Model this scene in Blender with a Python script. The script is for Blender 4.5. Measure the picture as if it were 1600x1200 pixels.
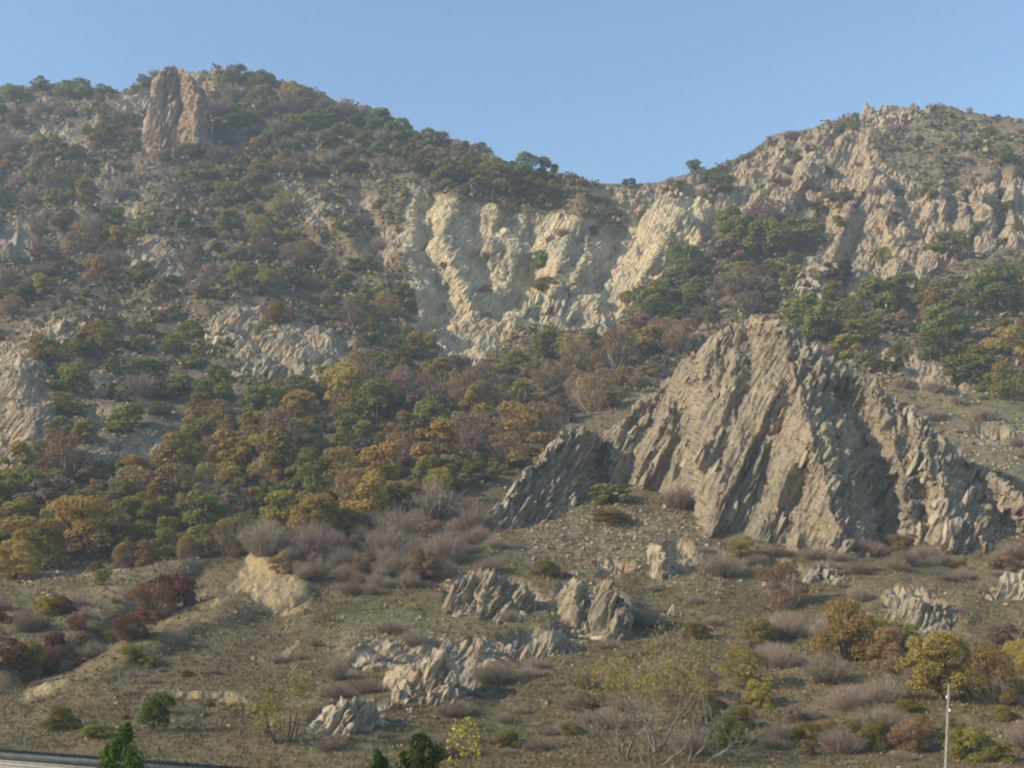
import bpy, math, random, time
import numpy as np

T0 = time.time()
for o in list(bpy.data.objects):
    bpy.data.objects.remove(o)
scene = bpy.context.scene
COL = scene.collection
R = math.radians

# ------------------------------------------------------------------ camera, sky, sun, exposure
FPX = 1750.0                 # focal length in pixels of the 1600 px wide photograph
PITCH = R(12.0)
cam_data = bpy.data.cameras.new('camera')
cam = bpy.data.objects.new('camera', cam_data)
COL.objects.link(cam)
cam_data.sensor_fit = 'HORIZONTAL'
cam_data.sensor_width = 36.0
cam_data.lens = 36.0 * FPX / 1600.0
cam_data.clip_start = 0.5
cam_data.clip_end = 5000.0
cam.location = (0, 0, 0)
cam.rotation_euler = (R(90) + PITCH, 0, 0)
scene.camera = cam

SUN_TO = np.array((-0.82, -0.30, 0.46))
SUN_TO = SUN_TO / np.linalg.norm(SUN_TO)
sun_el = math.asin(SUN_TO[2])
sun_az = math.atan2(SUN_TO[0], SUN_TO[1])
world = bpy.data.worlds.new('World')
scene.world = world
world.use_nodes = True
wn = world.node_tree
for n in list(wn.nodes):
    wn.nodes.remove(n)
sky = wn.nodes.new('ShaderNodeTexSky')
sky.sky_type = 'NISHITA'
sky.sun_disc = False
sky.sun_elevation = sun_el
sky.sun_rotation = sun_az
sky.altitude = 300
sky.air_density = 1.55
sky.dust_density = 0.4
sky.ozone_density = 4.6
bg = wn.nodes.new('ShaderNodeBackground')
bg.inputs['Strength'].default_value = 0.15
wo = wn.nodes.new('ShaderNodeOutputWorld')
wn.links.new(sky.outputs[0], bg.inputs[0])
wn.links.new(bg.outputs[0], wo.inputs[0])

sun_data = bpy.data.lights.new('sun', 'SUN')
sun_data.energy = 4.5
sun_data.angle = R(0.6)
sun_data.color = (1.0, 0.85, 0.63)
sun = bpy.data.objects.new('sun', sun_data)
COL.objects.link(sun)
from mathutils import Vector, Matrix, Euler
sun.rotation_euler = Vector(tuple(-SUN_TO)).to_track_quat('-Z', 'Y').to_euler()

scene.view_settings.view_transform = 'Standard'
scene.view_settings.look = 'None'
scene.view_settings.exposure = 0.5
scene.view_settings.gamma = 1.0
scene.view_settings.use_curve_mapping = False
scene.cycles.max_bounces = 3
scene.cycles.diffuse_bounces = 2
scene.cycles.glossy_bounces = 1
scene.cycles.transmission_bounces = 2
scene.cycles.transparent_max_bounces = 4
scene.cycles.volume_bounces = 0
scene.cycles.use_denoising = True
scene.cycles.filter_width = 2.0
scene.cycles.use_adaptive_sampling = True
scene.cycles.adaptive_threshold = 0.03

# ------------------------------------------------------------------ numeric helpers
f32 = np.float32
rng0 = np.random.default_rng(7)
PERM = rng0.permutation(256).astype(np.int32)
PERM = np.concatenate([PERM, PERM])
GRAD = rng0.normal(size=(256, 3)).astype(f32)
GRAD /= np.linalg.norm(GRAD, axis=1)[:, None]
HASH = rng0.random((256, 8)).astype(f32)


def pnoise(p, seed=0):
    """gradient noise of points (N,3), about -1..1"""
    p = np.asarray(p, f32) + f32(seed * 17.31)
    i = np.floor(p).astype(np.int32)
    f = p - i
    i &= 255
    w = f * f * f * (f * (f * 6 - 15) + 10)
    x, y, z = i[:, 0], i[:, 1], i[:, 2]
    fx, fy, fz = f[:, 0], f[:, 1], f[:, 2]
    out = np.zeros(len(p), f32)
    for dx in (0, 1):
        wx = w[:, 0] if dx else 1 - w[:, 0]
        px = PERM[(x + dx) & 255]
        for dy in (0, 1):
            wy = wx * (w[:, 1] if dy else 1 - w[:, 1])
            py = PERM[(px + y + dy) & 255]
            for dz in (0, 1):
                h = PERM[(py + z + dz) & 255]
                g = GRAD[h]
                d = g[:, 0] * (fx - dx) + g[:, 1] * (fy - dy) + g[:, 2] * (fz - dz)
                out += d * wy * (w[:, 2] if dz else 1 - w[:, 2])
    return out * f32(1.6)


def fbm(p, octs=4, lac=2.1, gain=0.5, seed=0, ridged=False):
    a, s, tot = 1.0, 1.0, 0.0
    out = np.zeros(len(p), f32)
    for k in range(octs):
        n = pnoise(p * f32(s), seed + k * 3)
        if ridged:
            n = 1 - 2 * np.abs(n)
        out += a * n
        tot += a
        a *= gain
        s *= lac
    return out / tot


def facets(q, seed=0):
    """cell pattern: (F1, F2, cell hash, tilted plane inside the cell)"""
    N = len(q)
    F1 = np.full(N, 9, f32)
    F2 = np.full(N, 9, f32)
    hh = np.zeros(N, f32)
    tl = np.zeros(N, f32)
    q = np.asarray(q, f32) + f32(seed * 11.7)
    b = np.floor(q).astype(np.int32)
    for dx in (-1, 0, 1):
        for dy in (-1, 0, 1):
            for dz in (-1, 0, 1):
                c = b + np.array((dx, dy, dz), np.int32)
                h = PERM[(PERM[(PERM[(c[:, 0]) & 255] + c[:, 1]) & 255] + c[:, 2]) & 255]
                hv = HASH[h]
                d = q - (c + 0.1 + 0.8 * hv[:, :3])
                d2 = (d * d).sum(1)
                near = d2 < F1
                F2 = np.where(near, F1, np.minimum(F2, d2))
                F1 = np.where(near, d2, F1)
                hh = np.where(near, hv[:, 3], hh)
                t = d[:, 0] * (hv[:, 4] - .5) + d[:, 1] * (hv[:, 5] - .5) + d[:, 2] * (hv[:, 6] - .5)
                tl = np.where(near, t, tl)
    return np.sqrt(F1), np.sqrt(F2), hh, tl


def slabs(q, seed=0, steep=2.3):
    """continuous angular relief: many-sided pyramids, gentle on one side and steep on the other; about 0 at a cell's top, negative away from it"""
    N = len(q)
    F1 = np.full(N, 9, f32)
    F2 = np.full(N, 9, f32)
    q = np.asarray(q, f32) + f32(seed * 11.7)
    b = np.floor(q).astype(np.int32)
    for dx in (-1, 0, 1):
        for dy in (-1, 0, 1):
            for dz in (-1, 0, 1):
                c = b + np.array((dx, dy, dz), np.int32)
                hv = HASH[PERM[(PERM[(PERM[(c[:, 0]) & 255] + c[:, 1]) & 255] + c[:, 2]) & 255]]
                d = q - (c + 0.1 + 0.8 * hv[:, :3])
                m = np.maximum(np.maximum(d[:, 0] * 1.1, d[:, 0] * -steep), np.maximum(np.maximum(d[:, 1] * 1.2, d[:, 1] * -1.0) + .25 * d[:, 0], np.abs(d[:, 2]) * 0.9 + .2 * d[:, 1])) + 0.45 * hv[:, 3]
                near = m < F1
                F2 = np.where(near, F1, np.minimum(F2, m))
                F1 = np.where(near, m, F1)
    return -F1, F2 - F1


def sstep(a, b, x):
    t = np.clip((x - a) / (b - a), 0, 1)
    return t * t * (3 - 2 * t)


CP, SP = math.cos(PITCH), math.sin(PITCH)


def pix(u, v, Y):
    """the point at forward distance Y (world y) whose picture lies at u, v"""
    a = (u - 800.0) / FPX
    c = (600.0 - v) / FPX
    dy = CP - SP * c
    dz = SP + CP * c
    return np.stack([a / dy * Y, Y + 0 * u, dz / dy * Y], -1)


def tan_el(v):
    c = (600.0 - v) / FPX
    return (SP + CP * c) / (CP - SP * c)


def polydist(U, V, pts):
    d = np.full(U.shape, 1e9, f32)
    for (x0, y0), (x1, y1) in zip(pts[:-1], pts[1:]):
        ex, ey = x1 - x0, y1 - y0
        t = np.clip(((U - x0) * ex + (V - y0) * ey) / (ex * ex + ey * ey), 0, 1)
        d = np.minimum(d, np.hypot(U - x0 - t * ex, V - y0 - t * ey))
    return d


def inpoly(U, V, pts):
    ins = np.zeros(U.shape, bool)
    n = len(pts)
    for k in range(n):
        x0, y0 = pts[k]
        x1, y1 = pts[(k + 1) % n]
        if y0 == y1:
            continue
        c = ((y0 > V) != (y1 > V)) & (U < (x1 - x0) * (V - y0) / (y1 - y0) + x0)
        ins ^= c
    return ins


def blur(a, s):
    k = int(3 * s) + 1
    x = np.arange(-k, k + 1)
    g = np.exp(-0.5 * (x / s) ** 2)
    g /= g.sum()
    p = np.pad(a, k, mode='edge')
    p = np.apply_along_axis(lambda r: np.convolve(r, g, 'valid'), 0, p)
    return np.apply_along_axis(lambda r: np.convolve(r, g, 'valid'), 1, p)


# ------------------------------------------------------------------ mesh and object helpers
def mesh_arrays(name, verts, faces, smooth=False, mats=(), mat_idx=None):
    me = bpy.data.meshes.new(name)
    verts = np.asarray(verts, f32)
    faces = np.asarray(faces, np.int32)
    n, k = faces.shape
    me.vertices.add(len(verts))
    me.vertices.foreach_set('co', verts.ravel())
    me.loops.add(n * k)
    me.loops.foreach_set('vertex_index', faces.ravel())
    me.polygons.add(n)
    me.polygons.foreach_set('loop_start', np.arange(0, n * k, k, dtype=np.int32))
    me.polygons.foreach_set('loop_total', np.full(n, k, np.int32))
    if smooth:
        me.polygons.foreach_set('use_smooth', np.ones(n, bool))
    for m in mats:
        me.materials.append(m)
    if mat_idx is not None:
        me.polygons.foreach_set('material_index', np.asarray(mat_idx, np.int32))
    me.update(calc_edges=True)
    return me


def attr(me, name, vals):
    a = me.attributes.new(name, 'FLOAT', 'POINT')
    a.data.foreach_set('value', np.asarray(vals, f32).ravel())


def add(name, me, parent=None, loc=None, rot=None, scale=None, mat=None):
    o = bpy.data.objects.new(name, me)
    COL.objects.link(o)
    if parent is not None:
        o.parent = parent
    if loc is not None:
        o.location = loc
    if rot is not None:
        o.rotation_euler = rot
    if scale is not None:
        o.scale = scale
    if mat is not None:
        o.material_slots[0].link = 'OBJECT'
        o.material_slots[0].material = mat
    return o


def tag(o, label=None, cat=None, group=None, kind=None):
    if label:
        o['label'] = label
    if cat:
        o['category'] = cat
    if group:
        o['group'] = group
    if kind:
        o['kind'] = kind
    return o


# ------------------------------------------------------------------ materials
class NT:
    def __init__(self, name):
        self.m = bpy.data.materials.new(name)
        self.m.use_nodes = True
        self.t = self.m.node_tree
        for n in list(self.t.nodes):
            self.t.nodes.remove(n)
        self.out = self.t.nodes.new('ShaderNodeOutputMaterial')
        self.b = self.t.nodes.new('ShaderNodeBsdfPrincipled')
        self.b.inputs['Roughness'].default_value = 0.9
        self.b.inputs['Specular IOR Level'].default_value = 0.15
        self.t.links.new(self.b.outputs[0], self.out.inputs[0])

    def n(self, typ, **kw):
        nd = self.t.nodes.new(typ)
        for k, v in kw.items():
            setattr(nd, k, v)
        return nd

    def l(self, a, b):
        self.t.links.new(a, b)

    def geo(self):
        if not hasattr(self, '_g'):
            self._g = self.n('ShaderNodeNewGeometry')
        return self._g

    def noise(self, scale, detail=4, rough=0.55, vec=None, dist=0.0):
        nd = self.n('ShaderNodeTexNoise')
        nd.inputs['Scale'].default_value = scale
        nd.inputs['Detail'].default_value = detail
        nd.inputs['Roughness'].default_value = rough
        nd.inputs['Distortion'].default_value = dist
        self.l(vec if vec is not None else self.geo().outputs['Position'], nd.inputs['Vector'])
        return nd.outputs['Fac']

    def vor(self, scale, feature='F1', vec=None, out='Distance'):
        nd = self.n('ShaderNodeTexVoronoi', feature=feature)
        nd.inputs['Scale'].default_value = scale
        self.l(vec if vec is not None else self.geo().outputs['Position'], nd.inputs['Vector'])
        return nd.outputs[out]

    def ramp(self, fac, stops):
        nd = self.n('ShaderNodeValToRGB')
        cr = nd.color_ramp
        while len(cr.elements) < len(stops):
            cr.elements.new(0.5)
        for e, (p, c) in zip(cr.elements, stops):
            e.position = p
            e.color = (c[0], c[1], c[2], 1) if not isinstance(c, (int, float)) else (c, c, c, 1)
        self.l(fac, nd.inputs[0])
        return nd.outputs[0]

    def mix(self, fac, a, b, mode='MIX'):
        nd = self.n('ShaderNodeMix', data_type='RGBA', blend_type=mode)
        for s, v in ((nd.inputs[0], fac), (nd.inputs[6], a), (nd.inputs[7], b)):
            if isinstance(v, (int, float)):
                s.default_value = v
            elif isinstance(v, tuple):
                s.default_value = (*v, 1)
            else:
                self.l(v, s)
        return nd.outputs[2]

    def math(self, op, a, b=None, c=None):
        nd = self.n('ShaderNodeMath', operation=op)
        for s, v in zip(nd.inputs, (a, b, c)):
            if v is None:
                continue
            if isinstance(v, (int, float)):
                s.default_value = v
            else:
                self.l(v, s)
        return nd.outputs[0]

    def attr(self, name):
        nd = self.n('ShaderNodeAttribute', attribute_name=name)
        return nd.outputs['Fac']

    def mapped(self, scale, rot=(0, 0, 0)):
        nd = self.n('ShaderNodeMapping')
        nd.vector_type = 'TEXTURE'
        nd.inputs['Scale'].default_value = scale
        nd.inputs['Rotation'].default_value = Euler(rot).to_matrix().transposed().to_euler()
        self.l(self.geo().outputs['Position'], nd.inputs['Vector'])
        return nd.outputs[0]

    def bump(self, h, strength=0.5, dist=0.3, prev=None):
        nd = self.n('ShaderNodeBump')
        nd.inputs['Strength'].default_value = strength
        nd.inputs['Distance'].default_value = dist
        self.l(h, nd.inputs['Height'])
        if prev is not None:
            self.l(prev, nd.inputs['Normal'])
        return nd.outputs[0]

    def color(self, c):
        if isinstance(c, tuple):
            self.b.inputs['Base Color'].default_value = (*c, 1)
        else:
            self.l(c, self.b.inputs['Base Color'])


DIP = (R(12), R(-28), R(0))


def rock_colors(m, tan=(0.40, 0.33, 0.225), grey=(0.275, 0.24, 0.175), dark=(0.15, 0.133, 0.10), ochre=(0.36, 0.225, 0.11), ochre_amt=0.35):
    big = m.noise(0.16, 4, 0.6)
    c = m.ramp(big, [(0.36, grey), (0.58, tan)])
    sv = m.mapped((0.6, 0.7, 2.8), DIP)
    c = m.mix(m.ramp(m.noise(1.1, 5, 0.65, vec=sv), [(0.42, 0.0), (0.66, 0.75)]), c, tan)
    c = m.mix(m.ramp(m.noise(0.85, 5, 0.7, vec=sv, dist=0.4), [(0.5, 0.0), (0.68, 0.8)]), c, dark)
    c = m.mix(m.ramp(m.noise(0.22, 5, 0.62, dist=0.6), [(0.54, 0.0), (0.68, ochre_amt)]), c, ochre)
    return c, sv


def make_rock(name, **kw):
    m = NT(name)
    c, sv = rock_colors(m, **kw)
    oi = m.n('ShaderNodeObjectInfo')
    v = m.ramp(oi.outputs['Random'], [(0.0, 0.72), (1.0, 1.18)])
    c = m.mix(1.0, c, v, 'MULTIPLY')
    m.color(c)
    b1 = m.bump(m.noise(1.1, 4, 0.7, vec=sv), 1.0, 0.3)
    b2 = m.bump(m.vor(1.5, vec=sv), 0.8, 0.3, b1)
    m.l(b2, m.b.inputs['Normal'])
    return m.m


def make_hillside():
    m = NT('hillside_ground')
    rock, scar, soil, green, scree = (m.attr(k) for k in ('rock', 'scar', 'soil', 'green', 'scree'))
    # dry grass, brown litter and low herbs
    c = m.ramp(m.noise(0.09, 5, 0.62), [(0.34, (0.11, 0.083, 0.038)), (0.5, (0.162, 0.121, 0.056)), (0.68, (0.215, 0.16, 0.077))])
    c = m.mix(m.ramp(m.noise(0.45, 5, 0.65), [(0.45, 0.0), (0.66, 0.7)]), c, (0.10, 0.092, 0.044))
    c = m.mix(m.ramp(m.noise(1.7, 5, 0.7), [(0.46, 0.0), (0.68, 0.75)]), c, (0.27, 0.22, 0.125))
    c = m.mix(m.ramp(m.noise(2.6, 4, 0.7, dist=0.5), [(0.52, 0.0), (0.68, 0.8)]), c, (0.072, 0.066, 0.038))
    c = m.mix(m.ramp(m.noise(0.28, 4, 0.6, dist=1.0), [(0.55, 0.0), (0.7, 0.45)]), c, (0.16, 0.105, 0.075))
    gr = m.math('MULTIPLY', green, m.ramp(m.noise(0.8, 4, 0.65), [(0.35, 0.2), (0.6, 1.0)]))
    c = m.mix(gr, c, (0.105, 0.115, 0.036))
    litter = m.attr('litter')
    c = m.mix(litter, c, m.ramp(m.noise(0.7, 5, 0.7), [(0.35, (0.07, 0.058, 0.04)), (0.65, (0.15, 0.118, 0.08))]))
    # loose stones
    st = m.ramp(m.vor(1.5), [(0.14, 1.0), (0.24, 0.0)])
    st = m.math('MULTIPLY', st, m.ramp(m.noise(0.6, 4, 0.6), [(0.5, 0.0), (0.62, 0.9)]))
    st2 = m.math('MULTIPLY', m.ramp(m.noise(2.4, 4, 0.75), [(0.46, 0.0), (0.6, 1.0)]), scree)
    st = m.math('MAXIMUM', m.math('MULTIPLY', st, 0.55), st2)
    c = m.mix(st, c, (0.31, 0.28, 0.215))
    # bare rock
    rc, sv = rock_colors(m, tan=(0.41, 0.32, 0.205), grey=(0.26, 0.222, 0.16), dark=(0.12, 0.108, 0.08), ochre_amt=0.6)
    c = m.mix(rock, c, rc)
    # pale fresh limestone of the scar
    sc = m.ramp(m.noise(0.10, 5, 0.6), [(0.36, (0.33, 0.295, 0.20)), (0.5, (0.47, 0.395, 0.24)), (0.66, (0.57, 0.465, 0.28))])
    sc = m.mix(m.ramp(m.noise(0.5, 5, 0.7, vec=sv), [(0.5, 0.0), (0.7, 0.75)]), sc, (0.22, 0.195, 0.14))
    sc = m.mix(m.ramp(m.noise(0.13, 4, 0.6, dist=0.8), [(0.52, 0.0), (0.66, 0.65)]), sc, (0.42, 0.285, 0.17))
    c = m.mix(scar, c, sc)
    so = m.ramp(m.noise(1.6, 5, 0.7), [(0.35, (0.27, 0.20, 0.10)), (0.65, (0.42, 0.32, 0.165))])
    c = m.mix(soil, c, so)
    m.color(c)
    b1 = m.bump(m.noise(1.3, 4, 0.72), 0.9, 0.35)
    rk = m.math('MAXIMUM', rock, scar)
    hh = m.math('MULTIPLY', m.vor(1.1, vec=sv), rk)
    b2 = m.bump(hh, 0.8, 0.5, b1)
    m.l(b2, m.b.inputs['Normal'])
    return m.m


def make_leaf(name, cols, val=(0.75, 1.25), hue=0.035, trans=0.25):
    """foliage: colour varies with the leaf, the clump and the plant"""
    m = NT(name)
    g = m.geo()
    oi = m.n('ShaderNodeObjectInfo')
    tc = m.n('ShaderNodeTexCoord')
    k = len(cols) - 1
    per_leaf = g.outputs['Random Per Island']
    cl = m.noise(4.0, 3, 0.6, vec=tc.outputs['Object'])
    mixv = m.math('ADD', m.math('MULTIPLY', per_leaf, 0.45), m.math('MULTIPLY', m.ramp(cl, [(0.3, 0.0), (0.7, 1.0)]), 0.55))
    c = m.ramp(mixv, [(i / k, cols[i]) for i in range(k + 1)])
    hs = m.n('ShaderNodeHueSaturation')
    m.l(c, hs.inputs['Color'])
    m.l(m.math('ADD', 0.5 - hue / 2, m.math('MULTIPLY', oi.outputs['Random'], hue)), hs.inputs['Hue'])
    r2 = m.math('FRACT', m.math('MULTIPLY', oi.outputs['Random'], 37.7))
    m.l(m.math('ADD', val[0], m.math('MULTIPLY', r2, val[1] - val[0])), hs.inputs['Value'])
    m.l(hs.outputs[0], m.b.inputs['Base Color'])
    if trans:
        tr = m.n('ShaderNodeBsdfTranslucent')
        m.l(hs.outputs[0], tr.inputs[0])
        mx = m.n('ShaderNodeMixShader')
        mx.inputs[0].default_value = trans
        m.l(m.b.outputs[0], mx.inputs[1])
        m.l(tr.outputs[0], mx.inputs[2])
        m.l(mx.outputs[0], m.out.inputs[0])
    return m.m


def make_heath():
    m = NT('mixed_low_scrub')
    g = m.geo()
    c = m.ramp(m.noise(0.16, 4, 0.65), [(0.32, (0.12, 0.125, 0.042)), (0.45, (0.20, 0.175, 0.07)), (0.55, (0.215, 0.165, 0.09)), (0.68, (0.24, 0.19, 0.135))])
    c = m.mix(m.ramp(m.noise(0.35, 3, 0.6, dist=.8), [(0.56, 0.0), (0.66, 0.7)]), c, (0.26, 0.145, 0.07))
    c = m.mix(1.0, c, m.ramp(g.outputs['Random Per Island'], [(0.0, 0.6), (1.0, 1.45)]), 'MULTIPLY')
    m.color(c)
    return m.m


def make_plain(name, lo, hi, scale=6.0, rough=0.9, bump=0.3):
    m = NT(name)
    n = m.noise(scale, 5, 0.6)
    m.color(m.ramp(n, [(0.3, lo), (0.7, hi)]))
    m.b.inputs['Roughness'].default_value = rough
    m.l(m.bump(n, bump, 0.05), m.b.inputs['Normal'])
    return m.m


MAT_HILL = make_hillside()
MAT_ROCK = make_rock('grey_tan_rock', ochre_amt=0.25)
MAT_ROCKO = make_rock('ochre_stained_rock', tan=(0.36, 0.255, 0.165), ochre=(0.40, 0.21, 0.10), ochre_amt=0.7)
MAT_ROCKG = make_rock('grey_rock', tan=(0.36, 0.31, 0.22), grey=(0.26, 0.235, 0.18), ochre_amt=0.12)
MAT_ROCKP = make_rock('pale_rock', tan=(0.46, 0.40, 0.27), grey=(0.33, 0.30, 0.22), dark=(0.2, 0.185, 0.14), ochre_amt=0.3)
LEAF = {
    'green': make_leaf('green_leaves', [(0.115, 0.130, 0.034), (0.215, 0.232, 0.058), (0.33, 0.335, 0.085)], trans=.4),
    'olive': make_leaf('olive_leaves', [(0.15, 0.135, 0.036), (0.27, 0.235, 0.06), (0.41, 0.34, 0.085)], trans=.4),
    'ochre': make_leaf('ochre_leaves', [(0.21, 0.158, 0.044), (0.37, 0.275, 0.074), (0.50, 0.38, 0.108)], trans=.4),
    'russet': make_leaf('russet_leaves', [(0.18, 0.125, 0.06), (0.31, 0.21, 0.10), (0.43, 0.30, 0.15)], trans=.4),
    'purple': make_leaf('purple_brown_leaves', [(0.155, 0.11, 0.08), (0.265, 0.18, 0.128), (0.37, 0.255, 0.18)], trans=.4),
    'red': make_leaf('dark_red_leaves', [(0.10, 0.055, 0.036), (0.18, 0.085, 0.05), (0.29, 0.125, 0.062)], trans=.35),
    'yellow': make_leaf('yellow_leaves', [(0.22, 0.18, 0.03), (0.40, 0.33, 0.05), (0.58, 0.49, 0.08)], trans=.4),
    'vivid': make_leaf('fresh_green_leaves', [(0.04, 0.07, 0.012), (0.085, 0.135, 0.022), (0.16, 0.22, 0.036)], hue=0.02, trans=.4),
    'twig': make_leaf('grey_brown_twigs', [(0.18, 0.14, 0.105), (0.29, 0.225, 0.17), (0.40, 0.32, 0.245)], trans=0),
    'heath0': make_leaf('low_scrub', [(0.11, 0.094, 0.045), (0.20, 0.162, 0.082), (0.30, 0.24, 0.13)], hue=0.05, trans=0.25),
    'grass': make_leaf('dry_grass', [(0.14, 0.113, 0.053), (0.25, 0.195, 0.10), (0.38, 0.295, 0.16)], hue=0.04, trans=0.2),
}
LEAF['heath'] = make_heath()
MAT_BARK = make_plain('bark', (0.06, 0.048, 0.038), (0.13, 0.108, 0.088))
MAT_PALEBARK = make_plain('pale_bark', (0.12, 0.105, 0.085), (0.29, 0.26, 0.215), scale=3)

print('setup', time.time() - T0)

# ------------------------------------------------------------------ the hillside
CREST = [(-500, 150), (-200, 140), (0, 143), (60, 140), (110, 136), (150, 146), (190, 145), (240, 122), (330, 116), (420, 128), (520, 160),
         (600, 186), (660, 216), (720, 240), (790, 264), (850, 277), (920, 287), (980, 290), (1050, 285), (1100, 278),
         (1150, 254), (1215, 219), (1280, 203), (1345, 176), (1400, 167), (1470, 173), (1530, 183), (1600, 191), (1800, 205), (2100, 240)]
CREST_U = np.array([c[0] for c in CREST], float)
CREST_V = np.array([c[1] for c in CREST], float)
VROWS = np.array([1260, 1100, 1000, 900, 850, 800, 700, 600, 500, 400, 300, 200, 100], float)
YTAB = {
    -500: [38, 58, 76, 98, 113, 126, 144, 166, 196, 232, 270, 310, 350],
    0: [39, 58, 74, 96, 112, 124, 140, 162, 192, 228, 265, 305, 345],
    200: [39, 57, 72, 93, 112, 124, 142, 164, 194, 228, 262, 300, 335],
    400: [40, 58, 73, 90, 106, 122, 144, 168, 198, 230, 258, 290, 330],
    600: [41, 59, 74, 92, 104, 118, 146, 174, 206, 232, 254, 288, 325],
    800: [41, 60, 75, 92, 102, 114, 146, 190, 226, 240, 254, 290, 320],
    1000: [41, 60, 76, 92, 101, 112, 142, 182, 222, 239, 258, 290, 320],
    1200: [41, 60, 75, 91, 100, 112, 140, 172, 206, 234, 252, 280, 310],
    1400: [41, 59, 73, 89, 99, 112, 138, 168, 202, 226, 242, 272, 305],
    1600: [41, 58, 72, 87, 97, 110, 136, 166, 198, 222, 240, 270, 300],
    2100: [40, 57, 71, 86, 96, 108, 134, 164, 196, 222, 240, 268, 298],
}
GU = np.arange(-500, 2101, 10.0)
GV = np.arange(60, 1301, 10.0)
tab = np.array([np.interp(GV, VROWS[::-1], np.array(YTAB[k], float)[::-1]) for k in sorted(YTAB)])
tab = np.array([np.interp(GU, sorted(YTAB), tab[:, j]) for j in range(len(GV))])      # rows v, columns u
tab = blur(tab, 2.2)


def bil(grid, gu, gv, U, V):
    x = np.clip((U - gu[0]) / (gu[1] - gu[0]), 0, len(gu) - 1.001)
    y = np.clip((V - gv[0]) / (gv[1] - gv[0]), 0, len(gv) - 1.001)
    i, j = x.astype(int), y.astype(int)
    fx, fy = x - i, y - j
    return (grid[j, i] * (1 - fx) + grid[j, i + 1] * fx) * (1 - fy) + (grid[j + 1, i] * (1 - fx) + grid[j + 1, i + 1] * fx) * fy


# spurs (towards the viewer, negative) and gullies (away, positive): points, metres, half width in photo pixels
STROKES = [
    # the scar
    ([(648, 285), (645, 350), (640, 410), (655, 480), (705, 565)], -7, 20), ([(668, 330), (662, 400), (690, 490), (738, 590)], 8, 22),
    ([(712, 318), (688, 372), (705, 410), (722, 445), (735, 480)], -9, 20), ([(738, 355), (745, 400), (760, 430)], 6, 18),
    ([(770, 335), (765, 375), (768, 430), (790, 450)], -5, 11), ([(800, 350), (795, 420)], 3, 12), ([(802, 385), (800, 435)], -4, 8),
    ([(832, 360), (828, 440)], 7, 16), ([(905, 342), (885, 380), (868, 430), (856, 470)], -9, 24), ([(920, 350), (915, 400), (895, 440)], -5, 12),
    ([(962, 365), (955, 420), (945, 455)], 10, 22), ([(1062, 335), (1030, 390), (1000, 440)], -7, 20), ([(1116, 345), (1112, 400)], 8, 15),
    ([(870, 450), (840, 480), (810, 500)], -6, 16), ([(930, 465), (935, 515), (905, 530)], -5, 14), ([(740, 450), (745, 490)], -5, 14),
    ([(775, 470), (790, 495)], 3, 10), ([(880, 455), (890, 470)], 3, 8),
    # rough face beside it
    ([(440, 285), (480, 340), (500, 370)], -3, 14), ([(500, 300), (520, 350), (580, 430), (640, 520)], -3, 14), ([(560, 310), (600, 420)], 4, 18),
    # right cliffs
    ([(1290, 205), (1262, 240), (1255, 275)], -6, 14), ([(1275, 265), (1235, 310), (1195, 345)], -6, 16), ([(1220, 230), (1200, 290), (1160, 330)], -4, 16),
    ([(1355, 215), (1362, 280), (1330, 320), (1300, 400), (1290, 440)], -7, 24), ([(1255, 300), (1245, 345)], 4, 12), ([(1290, 330), (1270, 400)], 5, 16),
    ([(1270, 410), (1262, 440), (1240, 475)], -5, 14), ([(1380, 330), (1400, 400), (1400, 440)], -4, 18), ([(1455, 400), (1420, 460), (1415, 500)], -5, 16),
    ([(1490, 315), (1496, 375)], 4, 7), ([(1512, 305), (1518, 380)], 5, 7), ([(1505, 310), (1505, 360)], -3, 6), ([(1535, 305), (1535, 350)], -3, 8), ([(1558, 285), (1565, 380)], 6, 8),
    ([(1580, 270), (1580, 350)], -3, 9), ([(1470, 310), (1475, 370)], -3, 8),
    # left hill: ridges and hollows
    ([(200, 150), (160, 215), (110, 250), (60, 280)], -7, 30), ([(175, 260), (150, 320), (90, 370)], -5, 24), ([(250, 230), (260, 380), (250, 440)], -5, 34),
    ([(130, 495), (60, 545), (20, 600), (50, 650)], -9, 40), ([(90, 400), (180, 470)], 5, 40), ([(330, 490), (420, 520), (530, 560)], -8, 34),
    ([(330, 300), (420, 400), (560, 520), (680, 610)], 6, 45), ([(60, 690), (150, 720)], -5, 34), ([(10, 250), (40, 330)], 6, 40), ([(250, 620), (330, 680)], 5, 40),
    # gully on the lower left, its bank and low humps
    ([(385, 893), (330, 905), (270, 940), (190, 1000), (120, 1050), (40, 1085)], 6, 26), ([(385, 940), (410, 968), (445, 985)], 2.0, 30),
    ([(470, 935), (300, 985), (150, 1062), (30, 1105)], -2.5, 18), ([(260, 1095), (330, 1088), (400, 1100)], -1.0, 14), ([(320, 1125), (400, 1135)], 1.0, 16),
    ([(560, 1020), (720, 1000), (960, 960)], -2.0, 30), ([(480, 1130), (620, 1090), (720, 1090)], -2.0, 30), ([(760, 910), (960, 950)], -1.5, 40),
    ([(1390, 950), (1500, 960)], -2.0, 30), ([(1330, 560), (1480, 610)], -3, 26),
]

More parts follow.
